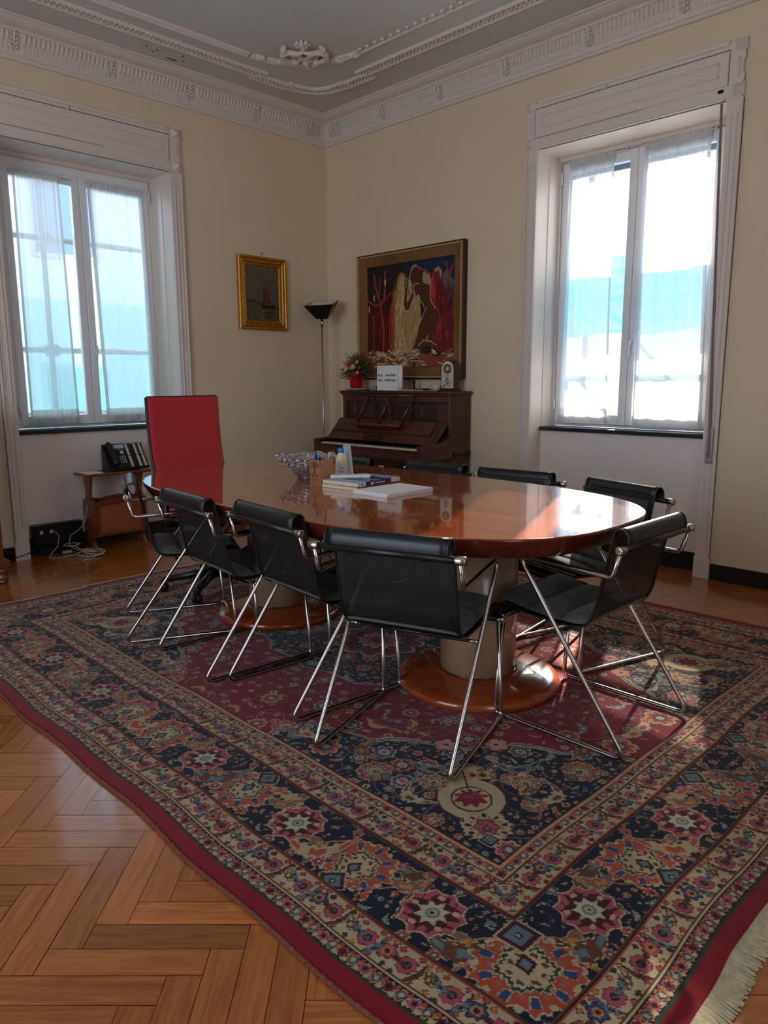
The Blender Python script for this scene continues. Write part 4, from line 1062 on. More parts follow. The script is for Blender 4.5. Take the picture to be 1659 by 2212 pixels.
# key bed, cheeks
mb = MB()
mb.box((PX0-.015, -.60, .640), (PX1+.02, -.25, .700), bev=.004)
mb.build('key_bed', M_piano, t)
mb = MB(); mb.box((PX0+.055, -.603, .700), (PX1-.005, -.585, .716), bev=.002); mb.build('key_slip', M_piano, t)
for a, b in ((PX0-.012, PX0+.055), (PX1-.035, PX1+.018)):
    mb = MB(); mb.prism([(-.60, .70), (-.60, .752), (-.42, .762), (-.30, .80), (-.26, .83), (-.26, .70)], a, b, plane='YZ'); mb.build('cheek', M_piano, t)
mb = MB()
for y0, z0, z1 in ((-.606, .622, .640), (-.600, .604, .620)):
    mb.box((PX0-.01, y0, z0), (PX1+.02, -.25, z1), bev=.004)
for k in range(58): mb.ball((PX0+k*.0217, -.606, .613), .0075, n=6)
for k in range(16): mb.ball((PX1+.021, -.59+k*.0217, .613), .0075, n=6)
mb.build('carved_apron', M_pianodark, t)
mb = MB(); mb.box((PX0+.055, -.585, .690), (PX1-.035, -.44, .712)); mb.build('key_frame', M_dark, t)
xk0, xk1 = PX0+.062, PX1-.042; wk = (xk1-xk0)/52
ivs = []
for k in range(52):
    mb = MB(); mb.box((xk0+k*wk+.0006, -.583, .712), (xk0+(k+1)*wk-.0006, -.445, .7255), bev=.001); mb.build('white_key', M_ivory, t)
for k in range(51):
    if (k+5) % 7 in (0, 1, 3, 4, 5) and k < 51:
        mb = MB(); c = xk0+(k+1)*wk; mb.prism([(-.535, .7255), (-.531, .737), (-.445, .738), (-.445, .7255)], c-.0052, c+.0052, plane='YZ'); mb.build('black_key', M_ebony, t)
# fallboard, sloping back, with its plaque
def sl(y, z, d): return (y, z)
mb = MB(); mb.prism([(-.478, .752), (-.328, .918), (-.30, .918), (-.29, .90), (-.44, .742)], PX0+.02, PX1-.0, plane='YZ'); mb.build('fallboard', M_piano, t)
mb = MB(); mb.prism([(-.428, .822), (-.345, .914), (-.336, .908), (-.418, .812)], PX0+.04, PX1-.06, plane='YZ'); mb.build('folding_flap', M_piano, t)
mb = MB()
for k in range(12):
    f = k/11; mb.ball((PX1-.012, -.480+.15*f, .757+.166*f), .006, n=6)
mb.build('beaded_edge', M_pianodark, t)
n_ = Vector((0, -.742, .670)); fm = frame_mat((1.06, -.460, .782), (1, 0, 0), Vector((0, .67, .742)))
mb = MB(); mb.box((-.10, -.026, 0), (.10, .026, .004), mat=fm, bev=.002); 
for s in (-1, 1): mb.lathe([(.024, 0), (.024, .005), (.016, .006), (.014, .004), (.006, .004), (.004, .007)], (s*.072, 0, 0), 20, mat=None) if False else mb.lathe([(.024, .003), (.024, .006), (.018, .007), (.015, .005), (.007, .005), (.004, .008)], (s*.072, 0, 0), 20, mat=fm)
mb.build('name_plaque', plain('dark_bronze', rgb(58, 46, 34), .4, metal=.6), t)
# music desk: two open frames leaning out
A0, A1 = Vector((.868, -.305, 1.113)), Vector((1.378, -.305, 1.116)); B0_, B1_ = Vector((.800, -.395, .878)), Vector((1.310, -.395, .880))
mb = MB()
def bar(p, q, w=.011): mb.tube([p, q], w, n=4)
for p, q in ((A0, A1), (B0_, B1_), (A0, B0_), (A1, B1_), ((A0+A1)/2, (B0_+B1_)/2)): bar(p, q, .0135)
mb.box((B0_.x-.012, -.43, .868), (B1_.x+.012, -.385, .880), bev=.003); mb.build('music_desk', M_piano, t)
mb = MB()
for x in (1.0, 1.33): mb.tube([(x, -.268, 1.09), (x, -.272, .93)], .008, n=6); mb.ball((x, -.272, 1.085), .012, n=8)
mb.build('desk_support', M_pianodark, t)
mb = MB()
yz = -.150
mb.tube([(PX1+.001, -.225, .660), (PX1+.012, -.20, .645), (PX1+.014, -.15, .668), (PX1+.014, -.10, .648), (PX1+.012, -.06, .665), (PX1+.001, -.04, .655)], .006, n=8, fil=.02)
for y in (-.225, -.04):
    for s in (-1, 1): mb.tube([(PX1+.004, y, .66), (PX1+.006, y+s*.012, .66+.022), (PX1+.004, y+s*.022, .66+.01)], .005, n=6)
    mb.ball((PX1+.005, y, .65), .014, n=8)
mb.build('side_handle', M_pianodark, t)
for x in (PX0+.04, PX1-.02):
    mb = MB(); mb.lathe([(.030, 0), (.034, .03), (.022, .06), (.028, .12), (.036, .2), (.030, .34), (.022, .44), (.026, .50), (.036, .54), (.036, .604)], (x, -.555, 0), 20); mb.build('front_leg', M_piano, t)
mb = MB()
for x in (1.0, 1.12): mb.box((x-.02, -.34, .035), (x+.02, -.25, .048), bev=.004)
mb.build('pedal', M_brass, t)

# ================================================================== PAINTINGS
def painted(name, m_name, W, Hh, st, fn):
    cv = Canvas(W, Hh, st, (60, 50, 40)); fn(cv); C = np.clip(cv.C*(1+.10*rng.standard_normal(cv.C.shape[:2]))[:, :, None], .001, 1)
    return cv, C
def canvas_obj(parent, W, Hh, fn, O, ux, st=.004, bumpy=.4):
    cv = Canvas(W, Hh, st, (60, 50, 40)); cv.jit = st*.5; fn(cv)
    C = np.clip(cv.C*(1+.09*rng.standard_normal(cv.C.shape[:2]))[:, :, None], .001, 1)
    nx, ny = cv.nx, cv.ny; xs = np.linspace(0, W, nx); ys = np.linspace(0, Hh, ny); mb = MB()
    O = Vector(O); ux = Vector(ux); mb.grid([[O+ux*x+Vector((0, 0, y)) for x in xs] for y in ys])
    o = mb.build('canvas', attrmat('oil_paint', 'paint', .45, bump=bumpy, bscale=300), parent, fixn=False)
    at = o.data.color_attributes.new('paint', 'FLOAT_COLOR', 'POINT'); at.data.foreach_set('color', np.concatenate([C.reshape(-1, 3), np.ones((nx*ny, 1))], 1).astype(np.float32).ravel())
    return o
def strokes(cv, n, x0, x1, y0, y1, cols, L=.08, w=.003, dirf=lambda x, y: (0, 1), sd=1):
    r = random.Random(sd)
    for _ in range(n):
        x, y = r.uniform(x0, x1), r.uniform(y0, y1); d = dirf(x, y); l = L*r.uniform(.4, 1)
        cv.line([(x-d[0]*l/2+r.uniform(-.004, .004), y-d[1]*l/2), (x, y), (x+d[0]*l/2, y+d[1]*l/2)], w*r.uniform(.5, 1.2), r.choice(cols))
def paint_big(cv):      # forest of trunks, pale rock, kneeling figure with a red cloak; coords 1.0 x .84
    S = lambda P: [(x, y) for x, y in P]
    cv.C[:] = s2l((26, 24, 32)); cv.poly([(.45, .6), (1.02, .6), (1.02, .86), (.45, .86)], (24, 36, 66)); strokes(cv, 200, .5, 1.0, .68, .84, [(26, 44, 84), (20, 30, 60), (34, 52, 84)], .06, .005, lambda x, y: (.8, .3), 2)
    cv.poly([(0, .10), (.30, .10), (.30, .50), (.2, .56), (0, .46)], (66, 14, 18)); strokes(cv, 420, 0, .31, .12, .52, [(92, 20, 20), (58, 12, 18), (112, 32, 24), (44, 10, 18)], .14, .004, lambda x, y: (.03, 1), 3)
    strokes(cv, 120, .0, .4, .5, .8, [(20, 30, 30), (34, 44, 40), (60, 20, 24), (16, 18, 24)], .08, .006, lambda x, y: (.1, 1), 4)
    P = [(.29, .10), (.285, .3), (.30, .5), (.335, .62), (.36, .73), (.385, .765), (.42, .77), (.455, .74), (.475, .70), (.50, .62), (.58, .45), (.62, .3), (.58, .12)]
    cv.poly(P, (150, 108, 62)); cv.poly([(.33, .12), (.34, .5), (.37, .66), (.40, .75), (.46, .72), (.50, .60), (.60, .42), (.60, .12)], (182, 150, 98))
    strokes(cv, 520, .32, .60, .14, .66, [(204, 178, 126), (150, 112, 70), (170, 140, 100), (214, 196, 150), (120, 80, 50)], .09, .0022, lambda x, y: (.05, 1), 5)
    strokes(cv, 90, .285, .33, .12, .62, [(150, 70, 32), (170, 84, 40), (118, 48, 24)], .1, .0035, lambda x, y: (.06, 1), 6)
    cv.poly([(.50, .60), (.60, .66), (.62, .50), (.64, .30), (.56, .12), (.46, .12), (.46, .5)], (168, 138, 92)); strokes(cv, 120, .50, .62, .2, .6, [(196, 170, 120), (140, 108, 70), (170, 144, 100)], .08, .0025, lambda x, y: (.1, 1), 31)
    # pale veils behind the figure
    for q in ([(.49, .60), (.485, .70), (.52, .80), (.56, .82), (.61, .79), (.60, .74), (.54, .66)], [(.64, .62), (.645, .74), (.68, .77), (.72, .72), (.76, .62), (.70, .58)], [(.75, .66), (.77, .76), (.81, .78), (.85, .74), (.84, .62)], [(.86, .58), (.86, .72), (.90, .74), (.94, .70), (.96, .46), (.98, .28), (.99, .64), (.95, .68), (.90, .60)]): cv.poly(q, (158, 142, 102) if q[0][0] < .8 else (96, 100, 92))
    cv.poly([(.80, .60), (.92, .52), (.985, .30), (.99, .62), (.93, .68)], (74, 82, 80)); strokes(cv, 70, .86, .985, .30, .66, [(90, 98, 96), (54, 60, 64)], .1, .004, lambda x, y: (-.2, 1), 8)
    # red cloak
    cv.poly([(.72, .18), (.74, .32), (.80, .46), (.735, .56), (.73, .64), (.76, .74), (.82, .74), (.845, .66), (.90, .58), (.94, .50), (.985, .30), (.985, .14), (.86, .10)], (126, 22, 30))
    cv.poly([(.735, .56), (.73, .64), (.755, .755), (.775, .64), (.80, .50), (.84, .34), (.80, .46)], (178, 52, 42)); cv.poly([(.73, .16), (.76, .34), (.84, .42), (.86, .24), (.80, .12)], (176, 44, 40))
    strokes(cv, 240, .74, .98, .14, .52, [(140, 30, 34), (80, 16, 30), (164, 48, 42), (52, 20, 38)], .1, .0035, lambda x, y: (.1, 1), 7)
    strokes(cv, 60, .80, .96, .40, .62, [(66, 22, 30), (100, 26, 36)], .08, .005, lambda x, y: (.25, 1), 17)
    # figure, back-lit, bending forward on its knees
    B = (82, 42, 26)
    cv.poly([(.505, .71), (.515, .76), (.545, .795), (.585, .80), (.62, .77), (.635, .73), (.63, .69), (.66, .66), (.70, .655), (.735, .63), (.73, .56), (.74, .50), (.78, .455), (.815, .42), (.825, .37), (.79, .31), (.76, .24), (.74, .20), (.62, .19), (.585, .26), (.60, .32), (.645, .40), (.69, .47), (.66, .49), (.63, .53), (.61, .57), (.59, .58), (.575, .56), (.56, .60), (.55, .64), (.535, .66)], B)
    cv.poly([(.59, .64), (.545, .62), (.545, .56), (.51, .50), (.495, .47), (.47, .455), (.445, .465), (.435, .50), (.44, .56), (.45, .61), (.44, .65), (.445, .69), (.46, .72), (.475, .70), (.485, .665), (.47, .60), (.47, .54), (.475, .52), (.50, .55), (.53, .60)], B)
    cv.poly([(.575, .26), (.545, .20), (.535, .13), (.56, .10), (.60, .12), (.66, .16), (.74, .17), (.85, .14), (.97, .07), (.97, .12), (.88, .18), (.76, .22), (.66, .23)], (92, 40, 26))
    for k, (x, y) in enumerate(((.445, .70), (.455, .73), (.468, .74), (.48, .725))): cv.line([(.46, .68), (x, y)], .006, B)
    hl = (214, 178, 112)
    for P in ([(.435, .50), (.445, .465), (.47, .452), (.497, .468)], [(.545, .64), (.565, .665), (.60, .665)], [(.60, .575), (.61, .54), (.65, .50), (.665, .47)], [(.69, .475), (.645, .40), (.60, .33), (.58, .25), (.55, .18)], [(.735, .64), (.725, .58), (.74, .51), (.79, .455)], [(.69, .20), (.70, .23), (.71, .25)], [(.50, .64), (.505, .70)], [(.60, .17), (.66, .215), (.74, .20), (.80, .17)], [(.43, .62), (.46, .66), (.47, .72)]): cv.line(P, .0035, hl)
    # bare red trees
    R1, R2 = (134, 40, 32), (176, 70, 48)
    for P, w in (([(.19, .12), (.20, .32), (.175, .45), (.16, .52)], .011), ([(.165, .52), (.13, .60), (.10, .68), (.08, .78)], .008), ([(.165, .52), (.205, .58), (.215, .68), (.215, .80)], .010), ([(.155, .53), (.10, .52), (.04, .55), (.0, .58)], .009), ([(.14, .60), (.15, .68), (.155, .75)], .006), ([(.12, .64), (.08, .68)], .005), ([(.07, .10), (.08, .30), (.07, .44)], .006), ([(.27, .12), (.265, .36), (.28, .50)], .007), ([(.20, .55), (.26, .60), (.29, .62)], .006),
                 ([(.60, .79), (.66, .76), (.72, .73)], .009), ([(.88, .60), (.92, .70), (.96, .77)], .009), ([(.92, .71), (.90, .77), (.885, .80)], .006), ([(.955, .76), (.985, .79)], .005)):
        cv.line(P, w, R1); cv.line([(x-.002, y) for x, y in P], w*.4, R2)
    for x, y in ((.215, .69), (.08, .57), (.02, .48)): cv.line([(x, y), (x, y+.035)], .0085, (190, 176, 140))
    # ground: cloud of pale brush marks on rust
    cv.poly([(0, 0), (1.02, 0), (1.02, .10), (.80, .08), (.60, .12), (.4, .10), (.2, .13), (0, .12)], (128, 70, 50))
    strokes(cv, 130, 0, 1.0, .0, .13, [(196, 178, 138), (150, 128, 96), (170, 92, 56), (150, 60, 40), (210, 196, 160)], .07, .006, lambda x, y: (.85, .35*math.cos(x*12)), 9)
    strokes(cv, 60, .1, .6, .06, .14, [(206, 190, 150), (170, 152, 116)], .06, .005, lambda x, y: (.8, .5*math.cos(x*14)), 10)
def rect_frame(mb, x0, x1, z0, z1, steps, P, mi=0):     # steps: list of (inset, height) profile
    for (i0, h0), (i1, h1) in zip(steps[:-1], steps[1:]):
        A = [(x0+i0, z0+i0), (x1-i0, z0+i0), (x1-i0, z1-i0), (x0+i0, z1-i0)]; B_ = [(x0+i1, z0+i1), (x1-i1, z0+i1), (x1-i1, z1-i1), (x0+i1, z1-i1)]
        vs = [P(a, b, h0) for a, b in A]+[P(a, b, h1) for a, b in B_]; mb.add(vs, [[k, (k+1) % 4, 4+(k+1) % 4, 4+k] for k in range(4)], False, mi)
t = thing('painting', 'large painting of kneeling figure and red trees, wide brown frame, above the piano', 'painting', (1.05, -.02, 1.24))
PP = lambda a, b, h: (a, -h, b)
mb = MB(); rect_frame(mb, .452, 1.650, 1.243, 2.293, [(0, .001), (0, .050), (.008, .056), (.012, .050)], PP, 0); mb.build('outer_frame', plain('dark_frame_edge', rgb(58, 34, 24), .4), t)
mb = MB(); rect_frame(mb, .452, 1.650, 1.243, 2.293, [(.010, .048), (.014, .058), (.022, .058), (.026, .048)], PP, 0)
for k in range(60):
    for z in (1.243+.018, 2.293-.018): mb.ball((.470+k*.0198, -.057, z), .0065, n=5)
for k in range(52):
    for x in (.452+.018, 1.650-.018): mb.ball((x, -.057, 1.262+k*.0198), .0065, n=5)
mb.build('gilt_moulding', plain('pale_gilt', rgb(204, 172, 120), .4, metal=.4), t)
mb = MB(); rect_frame(mb, .452, 1.650, 1.243, 2.293, [(.026, .046), (.060, .038), (.098, .028), (.100, .026)], PP, 0); mb.build('wide_flat', wood('brown_frame', rgb(104, 68, 36), rgb(136, 94, 54), .45, (3, 3, 3)), t)
mb = MB(); rect_frame(mb, .452, 1.650, 1.243, 2.293, [(.098, .026), (.101, .031), (.104, .024), (.104, .016)], PP, 0); mb.build('inner_fillet', M_gold, t)
canvas_obj(t, .990, .842, lambda cv: paint_big(cv), (.556, -.018, 1.347), (1, 0, 0), st=.0038)
def paint_boat(cv):     # .36 x .46
    cv.C[:] = s2l((96, 88, 76)); strokes(cv, 260, 0, .36, .14, .46, [(104, 96, 84), (88, 80, 70), (100, 90, 72), (110, 102, 92)], .05, .006, lambda x, y: (1, .1), 21)
    cv.poly([(0, 0), (.37, 0), (.37, .135), (0, .145)], (92, 82, 54)); strokes(cv, 240, 0, .36, 0, .135, [(100, 90, 60), (84, 74, 48), (76, 68, 50)], .04, .002, lambda x, y: (1, 0), 22)
    cv.poly([(0, .145), (0, .18), (.06, .18), (.12, .165), (.18, .15), (.18, .14)], (66, 64, 62)); cv.line([(.045, .145), (.046, .178)], .003, (44, 40, 40))
    cv.poly([(.145, .138), (.305, .138), (.295, .105), (.175, .10), (.16, .115)], (38, 30, 28))
    cv.poly([(.18, .14), (.183, .31), (.205, .25), (.215, .25), (.235, .20), (.25, .16), (.27, .145)], (104, 50, 40)); cv.poly([(.165, .14), (.172, .20), (.16, .22), (.182, .24), (.184, .14)], (92, 56, 46)); cv.poly([(.215, .255), (.233, .27), (.245, .23), (.24, .19), (.25, .16), (.228, .2)], (90, 66, 54)); cv.poly([(.25, .17), (.30, .14), (.25, .142)], (88, 60, 48))
    cv.line([(.183, .32), (.186, .138)], .002, (40, 30, 26)); cv.line([(.233, .285), (.244, .14)], .002, (40, 30, 26)); cv.line([(.15, .139), (.30, .139)], .002, (130, 110, 84))
    for k in range(9): cv.line([(.175+.01*math.sin(k*2), .095-k*.009), (.29-.006*k+.012*math.cos(k*3), .094-k*.009)], .0026, (46, 38, 32))
    strokes(cv, 26, .15, .18, .01, .1, [(140, 104, 50), (120, 92, 50)], .02, .0025, lambda x, y: (1, 0), 23)
t = thing('painting', 'small gilt-framed seascape of a sailing boat on the left wall near the corner', 'painting', (.02, -.74, 1.66))
PP2 = lambda a, b, h: (h, a, b)
mb = MB(); rect_frame(mb, -.990, -.492, 1.665, 2.270, [(0, .001), (0, .022), (.008, .032), (.020, .034), (.028, .026), (.036, .030), (.046, .030), (.054, .018), (.062, .022), (.074, .020), (.080, .010)], PP2, 0)
for y0, y1, z0, z1 in ((-.990, -.492, 1.665, 2.270),):
    for off, r_, stp in ((.014, .0068, .0165), (.068, .0062, .015)):
        n1 = int((y1-y0-2*off)/stp); n2 = int((z1-z0-2*off)/stp)
        for k in range(n1+1):
            for z in (z0+off, z1-off): mb.ball((.034 if off < .03 else .022, y0+off+k*stp, z), r_, n=5)
        for k in range(n2+1):
            for y in (y0+off, y1-off): mb.ball((.034 if off < .03 else .022, y, z0+off+k*stp), r_, n=5)
mb.build('gilt_frame', M_gold, t)
canvas_obj(t, .346, .452, paint_boat, (.011, -.914, 1.742), (0, 1, 0), st=.0032)
mb = MB(); mb.tube([(.001, -.742, 2.300), (.012, -.742, 2.300), (.016, -.738, 2.308)], .0025, n=6); mb.tube([(.008, -.742, 2.30), (.012, -.742, 2.268)], .0012, n=5); mb.build('nail', M_dark, t)

# ================================================================== TORCHIERE
t = thing('floor_lamp', 'black uplighter floor lamp with flared square shade in the room corner', 'lamp', (.24, -.28, 0))
mb = MB(); mb.lathe([(.13, 0), (.13, .012), (.125, .018), (.02, .022)], (.24, -.28, 0), 32); mb.build('base', M_blackplastic, t)
mb = MB(); mb.tube([(.24, -.28, .02), (.24, -.28, 1.72)], .0085, n=12); mb.build('pole', M_steel, t)
mb = MB(); mb.tube([(.24, -.28, 1.70), (.24, -.28, 1.775)], .013, n=12); mb.build('socket', M_chrome, t)
d1 = Vector((.76, .65, 0)); d2 = Vector((.65, -.76, 0))       # along the shade, and towards the room
def LPt(a, b, z): v = Vector((.24, -.28, 0))+d1*a+d2*b; return (v.x, v.y, z)
bt = [LPt(-.045, -.03, 1.775), LPt(.05, -.03, 1.775), LPt(.05, .03, 1.770), LPt(-.045, .03, 1.770)]
tp = [LPt(-.110, -.12, 1.925), LPt(.135, -.12, 1.938), LPt(.115, .13, 1.880), LPt(-.130, .13, 1.868)]
mb = MB(); mb.add(bt+tp, [[0,1,5,4],[1,2,6,5],[2,3,7,6],[3,0,4,7],[0,3,2,1]]); mb.build('lamp_shade', M_blackplastic, t, fixn=False, solid=.006)
mb = MB(); q = .94
C1 = Vector(LPt(0, 0, 1.9)); ins = [Vector(p)*q+Vector(LPt(0, 0, Vector(p).z))*(1-q) for p in tp]; inb = [Vector(p)+Vector((0, 0, .012)) for p in bt]
inb = [Vector(p)*.9+Vector(LPt(0, 0, Vector(p).z))*.1 for p in inb]
mb.add(inb+ins, [[0,4,5,1],[1,5,6,2],[2,6,7,3],[3,7,4,0],[0,1,2,3]]); mb.build('reflector', plain('pale_reflector', rgb(200, 190, 180), .5), t, fixn=False)

# ================================================================== MAGAZINE RACK WITH THE TELEPHONE
t = thing('magazine_rack', 'walnut magazine rack table with cane pocket under the left window sill', 'side table', (.035, -2.18, 0))
XA, XB, YA, YB_ = -.06, .13, -2.375, -1.985
mb = MB(); mb.box((XA-.02, YA-.06, .555), (XB+.02, YB_+.06, .574), bev=.008); mb.build('tabletop', M_walnut, t)
def end_profile():
    R_ = [(.000, .075), (.012, .055), (.03, .040), (.07, .055), (.10, .085), (.16, .115), (.22, .125), (.30, .135), (.36, .145), (.385, .140), (.395, .085), (.42, .055), (.46, .045), (.50, .055), (.54, .075), (.57, .082), (.588, .082)]
    return R_
for y in (YA, YB_):
    xm = (XA+XB)/2; pr = [(w_*.944, z_*.66) for w_, z_ in end_profile()]; poly = [(xm+w, z) for z, w in pr]+[(xm-w, z) for z, w in pr[::-1]]
    # leave an arch between the feet
    arch = [(xm-.036, 0), (xm-.022, .05), (xm, .066), (xm+.022, .05), (xm+.036, 0)]
    poly = [(xm+.072, 0), (xm+.058, .03)]+[(xm+w, z) for z, w in pr[3:]]+[(xm-w, z) for z, w in pr[3:][::-1]]+[(xm-.058, .03), (xm-.072, 0), (xm-.045, 0)]+arch+[(xm+.045, 0)]
    mb = MB(); mb.prism(poly, y-.011, y+.011, plane='XZ'); 
    if y == YA: mb.lathe([(.030, 0), (.030, .004), (.022, .006), (.020, .003), (.010, .003), (.006, .007)], (xm+.0, y-.0118, .24), 20, axis='Y', mat=None)
    e = mb.build('end_board', M_walnut, t)
for x, nm in ((XB-.012, 'front'), (XA+.012, 'back')):
    mb = MB()
    mb.box((x-.009, YA+.01, .105), (x+.009, YB_-.01, .125), bev=.003)
    P = [(YA+.01, .345), (YA+.05, .372), (YA+.12, .366), (YA+.2, .378), (YB_-.12, .384), (YB_-.05, .372), (YB_-.01, .372), (YB_-.01, .348), (YA+.01, .33)]
    mb.prism(P, x-.009, x+.009, plane='YZ'); mb.box((x-.008, YA+.01, .12), (x+.008, YA+.03, .35)); mb.box((x-.008, YB_-.03, .12), (x+.008, YB_-.01, .35))
    mb.build('pocket_rail', M_walnut, t)
    mb = MB(); y0, y1, z0, z1 = YA+.028, YB_-.028, .123, .345; s = .0115
    k = 0; y = y0
    while y <= y1: mb.box((x-.0012, y-.0022, z0), (x+.0012, y+.0022, z1)); y += s
    z = z0
    while z <= z1: mb.box((x-.0018, y0, z-.0022), (x+.0006, y1, z+.0022)); z += s
    hh = z1-z0; c = y0-hh
    while c < y1:
        for sg in (1, -1):
            a0, a1 = max(c, y0), min(c+hh, y1)
            if a1 > a0:
                za, zb_ = (z0+(a0-c), z0+(a1-c)) if sg > 0 else (z1-(a0-c), z1-(a1-c)); mb.tube([(x+.0006*sg, a0, za), (x+.0006*sg, a1, zb_)], .0016, n=4)
        c += s*1.0
    mb.build('cane_panel', plain('cane', rgb(160, 88, 50), .5), t)
mb = MB(); mb.box((XA+.02, YA+.012, .10), (XB-.02, YB_-.012, .112)); mb.build('pocket_floor', M_walnut, t)

M_cream_label = plain('cream_label', rgb(206, 196, 178), .7); M_grey_keys = plain('grey_keys', rgb(110, 116, 110), .4)
t = thing('telephone', 'black desk telephone with key expansion module standing on the magazine rack', 'telephone', (.06, -2.12, .574))
tilt = math.radians(52); TMx = frame_mat((.110, -2.215, .590), (.05, .9987, 0), Vector((-.9987*math.cos(tilt), .05*math.cos(tilt), math.sin(tilt))))
def tb(mb, a, b, bev=.003): mb.box(a, b, mat=TMx, bev=bev)
mb = MB(); tb(mb, (-.02, 0, -.022), (.205, .232, .0), .008); mb.build('phone_body', M_blackplastic, t)
mb = MB(); tb(mb, (.209, .002, -.020), (.292, .232, .0), .007); mb.build('key_module', M_blackplastic, t)
mb = MB(); mb.box((-.05, -2.21, .5745), (.10, -1.99, .586), bev=.004); mb.prism([(.09, .5745), (-.05, .5745), (-.045, .73), (-.03, .745)], -2.225, -2.215, plane='XZ'); mb.build('stand', M_blackplastic, t)
mb = MB(); mb.tube([TMx @ Vector((.022, .215, .018)), TMx @ Vector((.020, .19, .030)), TMx @ Vector((.022, .12, .034)), TMx @ Vector((.030, .05, .030)), TMx @ Vector((.034, .022, .018))], [.020, .022, .014, .020, .022], n=12, fil=.02); mb.build('handset', M_blackplastic, t)
mb = MB(); tb(mb, (.062, .185, 0), (.142, .218, .002), .001); mb.build('display', plain('lit_grey_display', rgb(176, 190, 214), .25), t)
mb = MB(); tb(mb, (.078, .172, 0), (.140, .177, .0015), .0005)
mb.lathe([(.016, 0), (.016, .003), (.012, .004)], (.112, .146, 0), 16, mat=TMx)
for i in range(4):
    for j in range(3): mb.lathe([(.0065, 0), (.006, .003)], (.088+j*.0175, .110-i*.0175, 0), 10, mat=TMx)
mb.build('keypad', plain('pale_keys', rgb(186, 184, 182), .4), t)
for x0 in (.152, .216, .256):
    for y0, y1 in ((.015, .112), (.118, .222)):
        mb = MB(); tb(mb, (x0, y0, 0), (x0+.017, y1, .0012), .0004); mb.build('paper_label', M_cream_label, t)
        mk = MB()
        for k in range(8): tb(mk, (x0+.021, y0+.004+k*.012, 0), (x0+.030, y0+.010+k*.012, .002), .0005)
        mk.build('line_keys', M_grey_keys, t)
tag((lambda mb: (mb.box((-.04, -2.41, .5743), (.12, -2.29, .5763), mat=None), mb.box((-.02, -2.40, .5763), (.11, -2.30, .5783)), mb.build('papers', M_paper))[2])(MB()), 'thin white papers on the left end of the magazine rack top', 'papers')

# sockets, cables
t = thing('power_strip', 'black wall socket box with pale outlets under the left window', 'socket box', (-.08, -2.56, .05))
mb = MB(); mb.box((-.127, -2.76, .055), (-.055, -2.40, .215), bev=.006); mb.box((-.055, -2.75, .07), (-.050, -2.59, .20), bev=.004); mb.box((-.055, -2.57, .07), (-.050, -2.41, .20), bev=.004); mb.build('housing', M_blackplastic, t)
for y in (-2.705, -2.635):
    mb = MB(); mb.box((-.050, y-.011, .150), (-.044, y+.011, .175), bev=.002); mb.build('outlet', plain('ivory_outlet', rgb(214, 200, 176), .4), t)
mb = MB(); mb.box((-.127, -2.74, 0), (-.04, -2.42, .05), bev=.004); mb.build('lower_trunking', M_blackplastic, t)
r = random.Random(8)
def loop(cx, cy_, a, b, n, z=.008, ph=0, turns=1):
    return [(cx+a*(1+.05*math.sin(k))*math.cos(ph+2*PI*turns*k/n), cy_+b*math.sin(ph+2*PI*turns*k/n), z+.006*abs(math.sin(k*.7))) for k in range(n+1)]
M_cable = plain('grey_cable', rgb(176, 164, 154), .5)
t = thing('cable_bundle', 'loose grey cables coiled on the parquet below the wall sockets', 'cables', (.12, -2.42, 0))
mb = MB(); mb.tube([(-.05, -2.635, .162), (-.02, -2.62, .165), (.0, -2.60, .13), (.01, -2.62, .06), (.03, -2.68, .012), (.10, -2.72, .006), (.17, -2.66, .006), (.16, -2.56, .01), (.10, -2.50, .012)]+loop(.20, -2.46, .10, .09, 22, turns=2.4, ph=2), .0036, n=6, fil=.03); mb.build('cable', M_cable, t)
mb = MB(); mb.tube([(.05, -2.40, .34), (.02, -2.41, .22), (-.01, -2.43, .17), (.0, -2.52, .12), (.03, -2.55, .06), (.06, -2.50, .02), (.10, -2.42, .012)]+loop(.17, -2.42, .10, .07, 18, z=.012, turns=1.6, ph=1)+[(.30, -2.52, .006), (.36, -2.60, .006), (.34, -2.52, .006), (.28, -2.44, .008)], .0034, n=6, fil=.03); mb.build('cable', M_cable, t)
mb = MB(); mb.tube(loop(.04, -2.53, .045, .06, 14, z=.06, turns=1)+[(.10, -2.47, .012), (.16, -2.42, .010), (.14, -2.34, .012)], .0036, n=6, fil=.02); mb.build('cable', M_cable, t)
mb = MB(); mb.box((.02, -2.60, .004), (.05, -2.53, .022), bev=.005); mb.box((.04, -2.46, .004), (.065, -2.42, .02), bev=.004); mb.build('plug', M_cable, t)
t = thing('power_cable', 'thin black cable running from the sockets past the window casing to the cabinet', 'cable', (.0, -2.8, 0))
mb = MB(); mb.tube([(-.05, -2.66, .12), (-.02, -2.66, .10), (.02, -2.74, .07), (.055, -2.84, .05), (.06, -2.95, .03), (.05, -3.05, .006), (.06, -3.12, .005), (.10, -3.3, .005)], .0034, n=6, fil=.03); mb.build('cable', M_dark, t)
t = thing('wooden_cabinet', 'reddish brown cabinet with turned foot at the left edge of the photo', 'cabinet', (.29, -3.55, 0))
mb = MB(); mb.box((.06, -4.1, .13), (.585, -3.16, 1.05), bev=.006); mb.build('body', M_walnut, t)
mb = MB(); mb.box((.04, -4.13, 1.05), (.615, -3.135, 1.085), bev=.008); mb.build('top', M_walnut, t)
mb = MB(); mb.box((.04, -4.12, .10), (.60, -3.13, .15), bev=.006); mb.build('plinth', M_walnut, t)
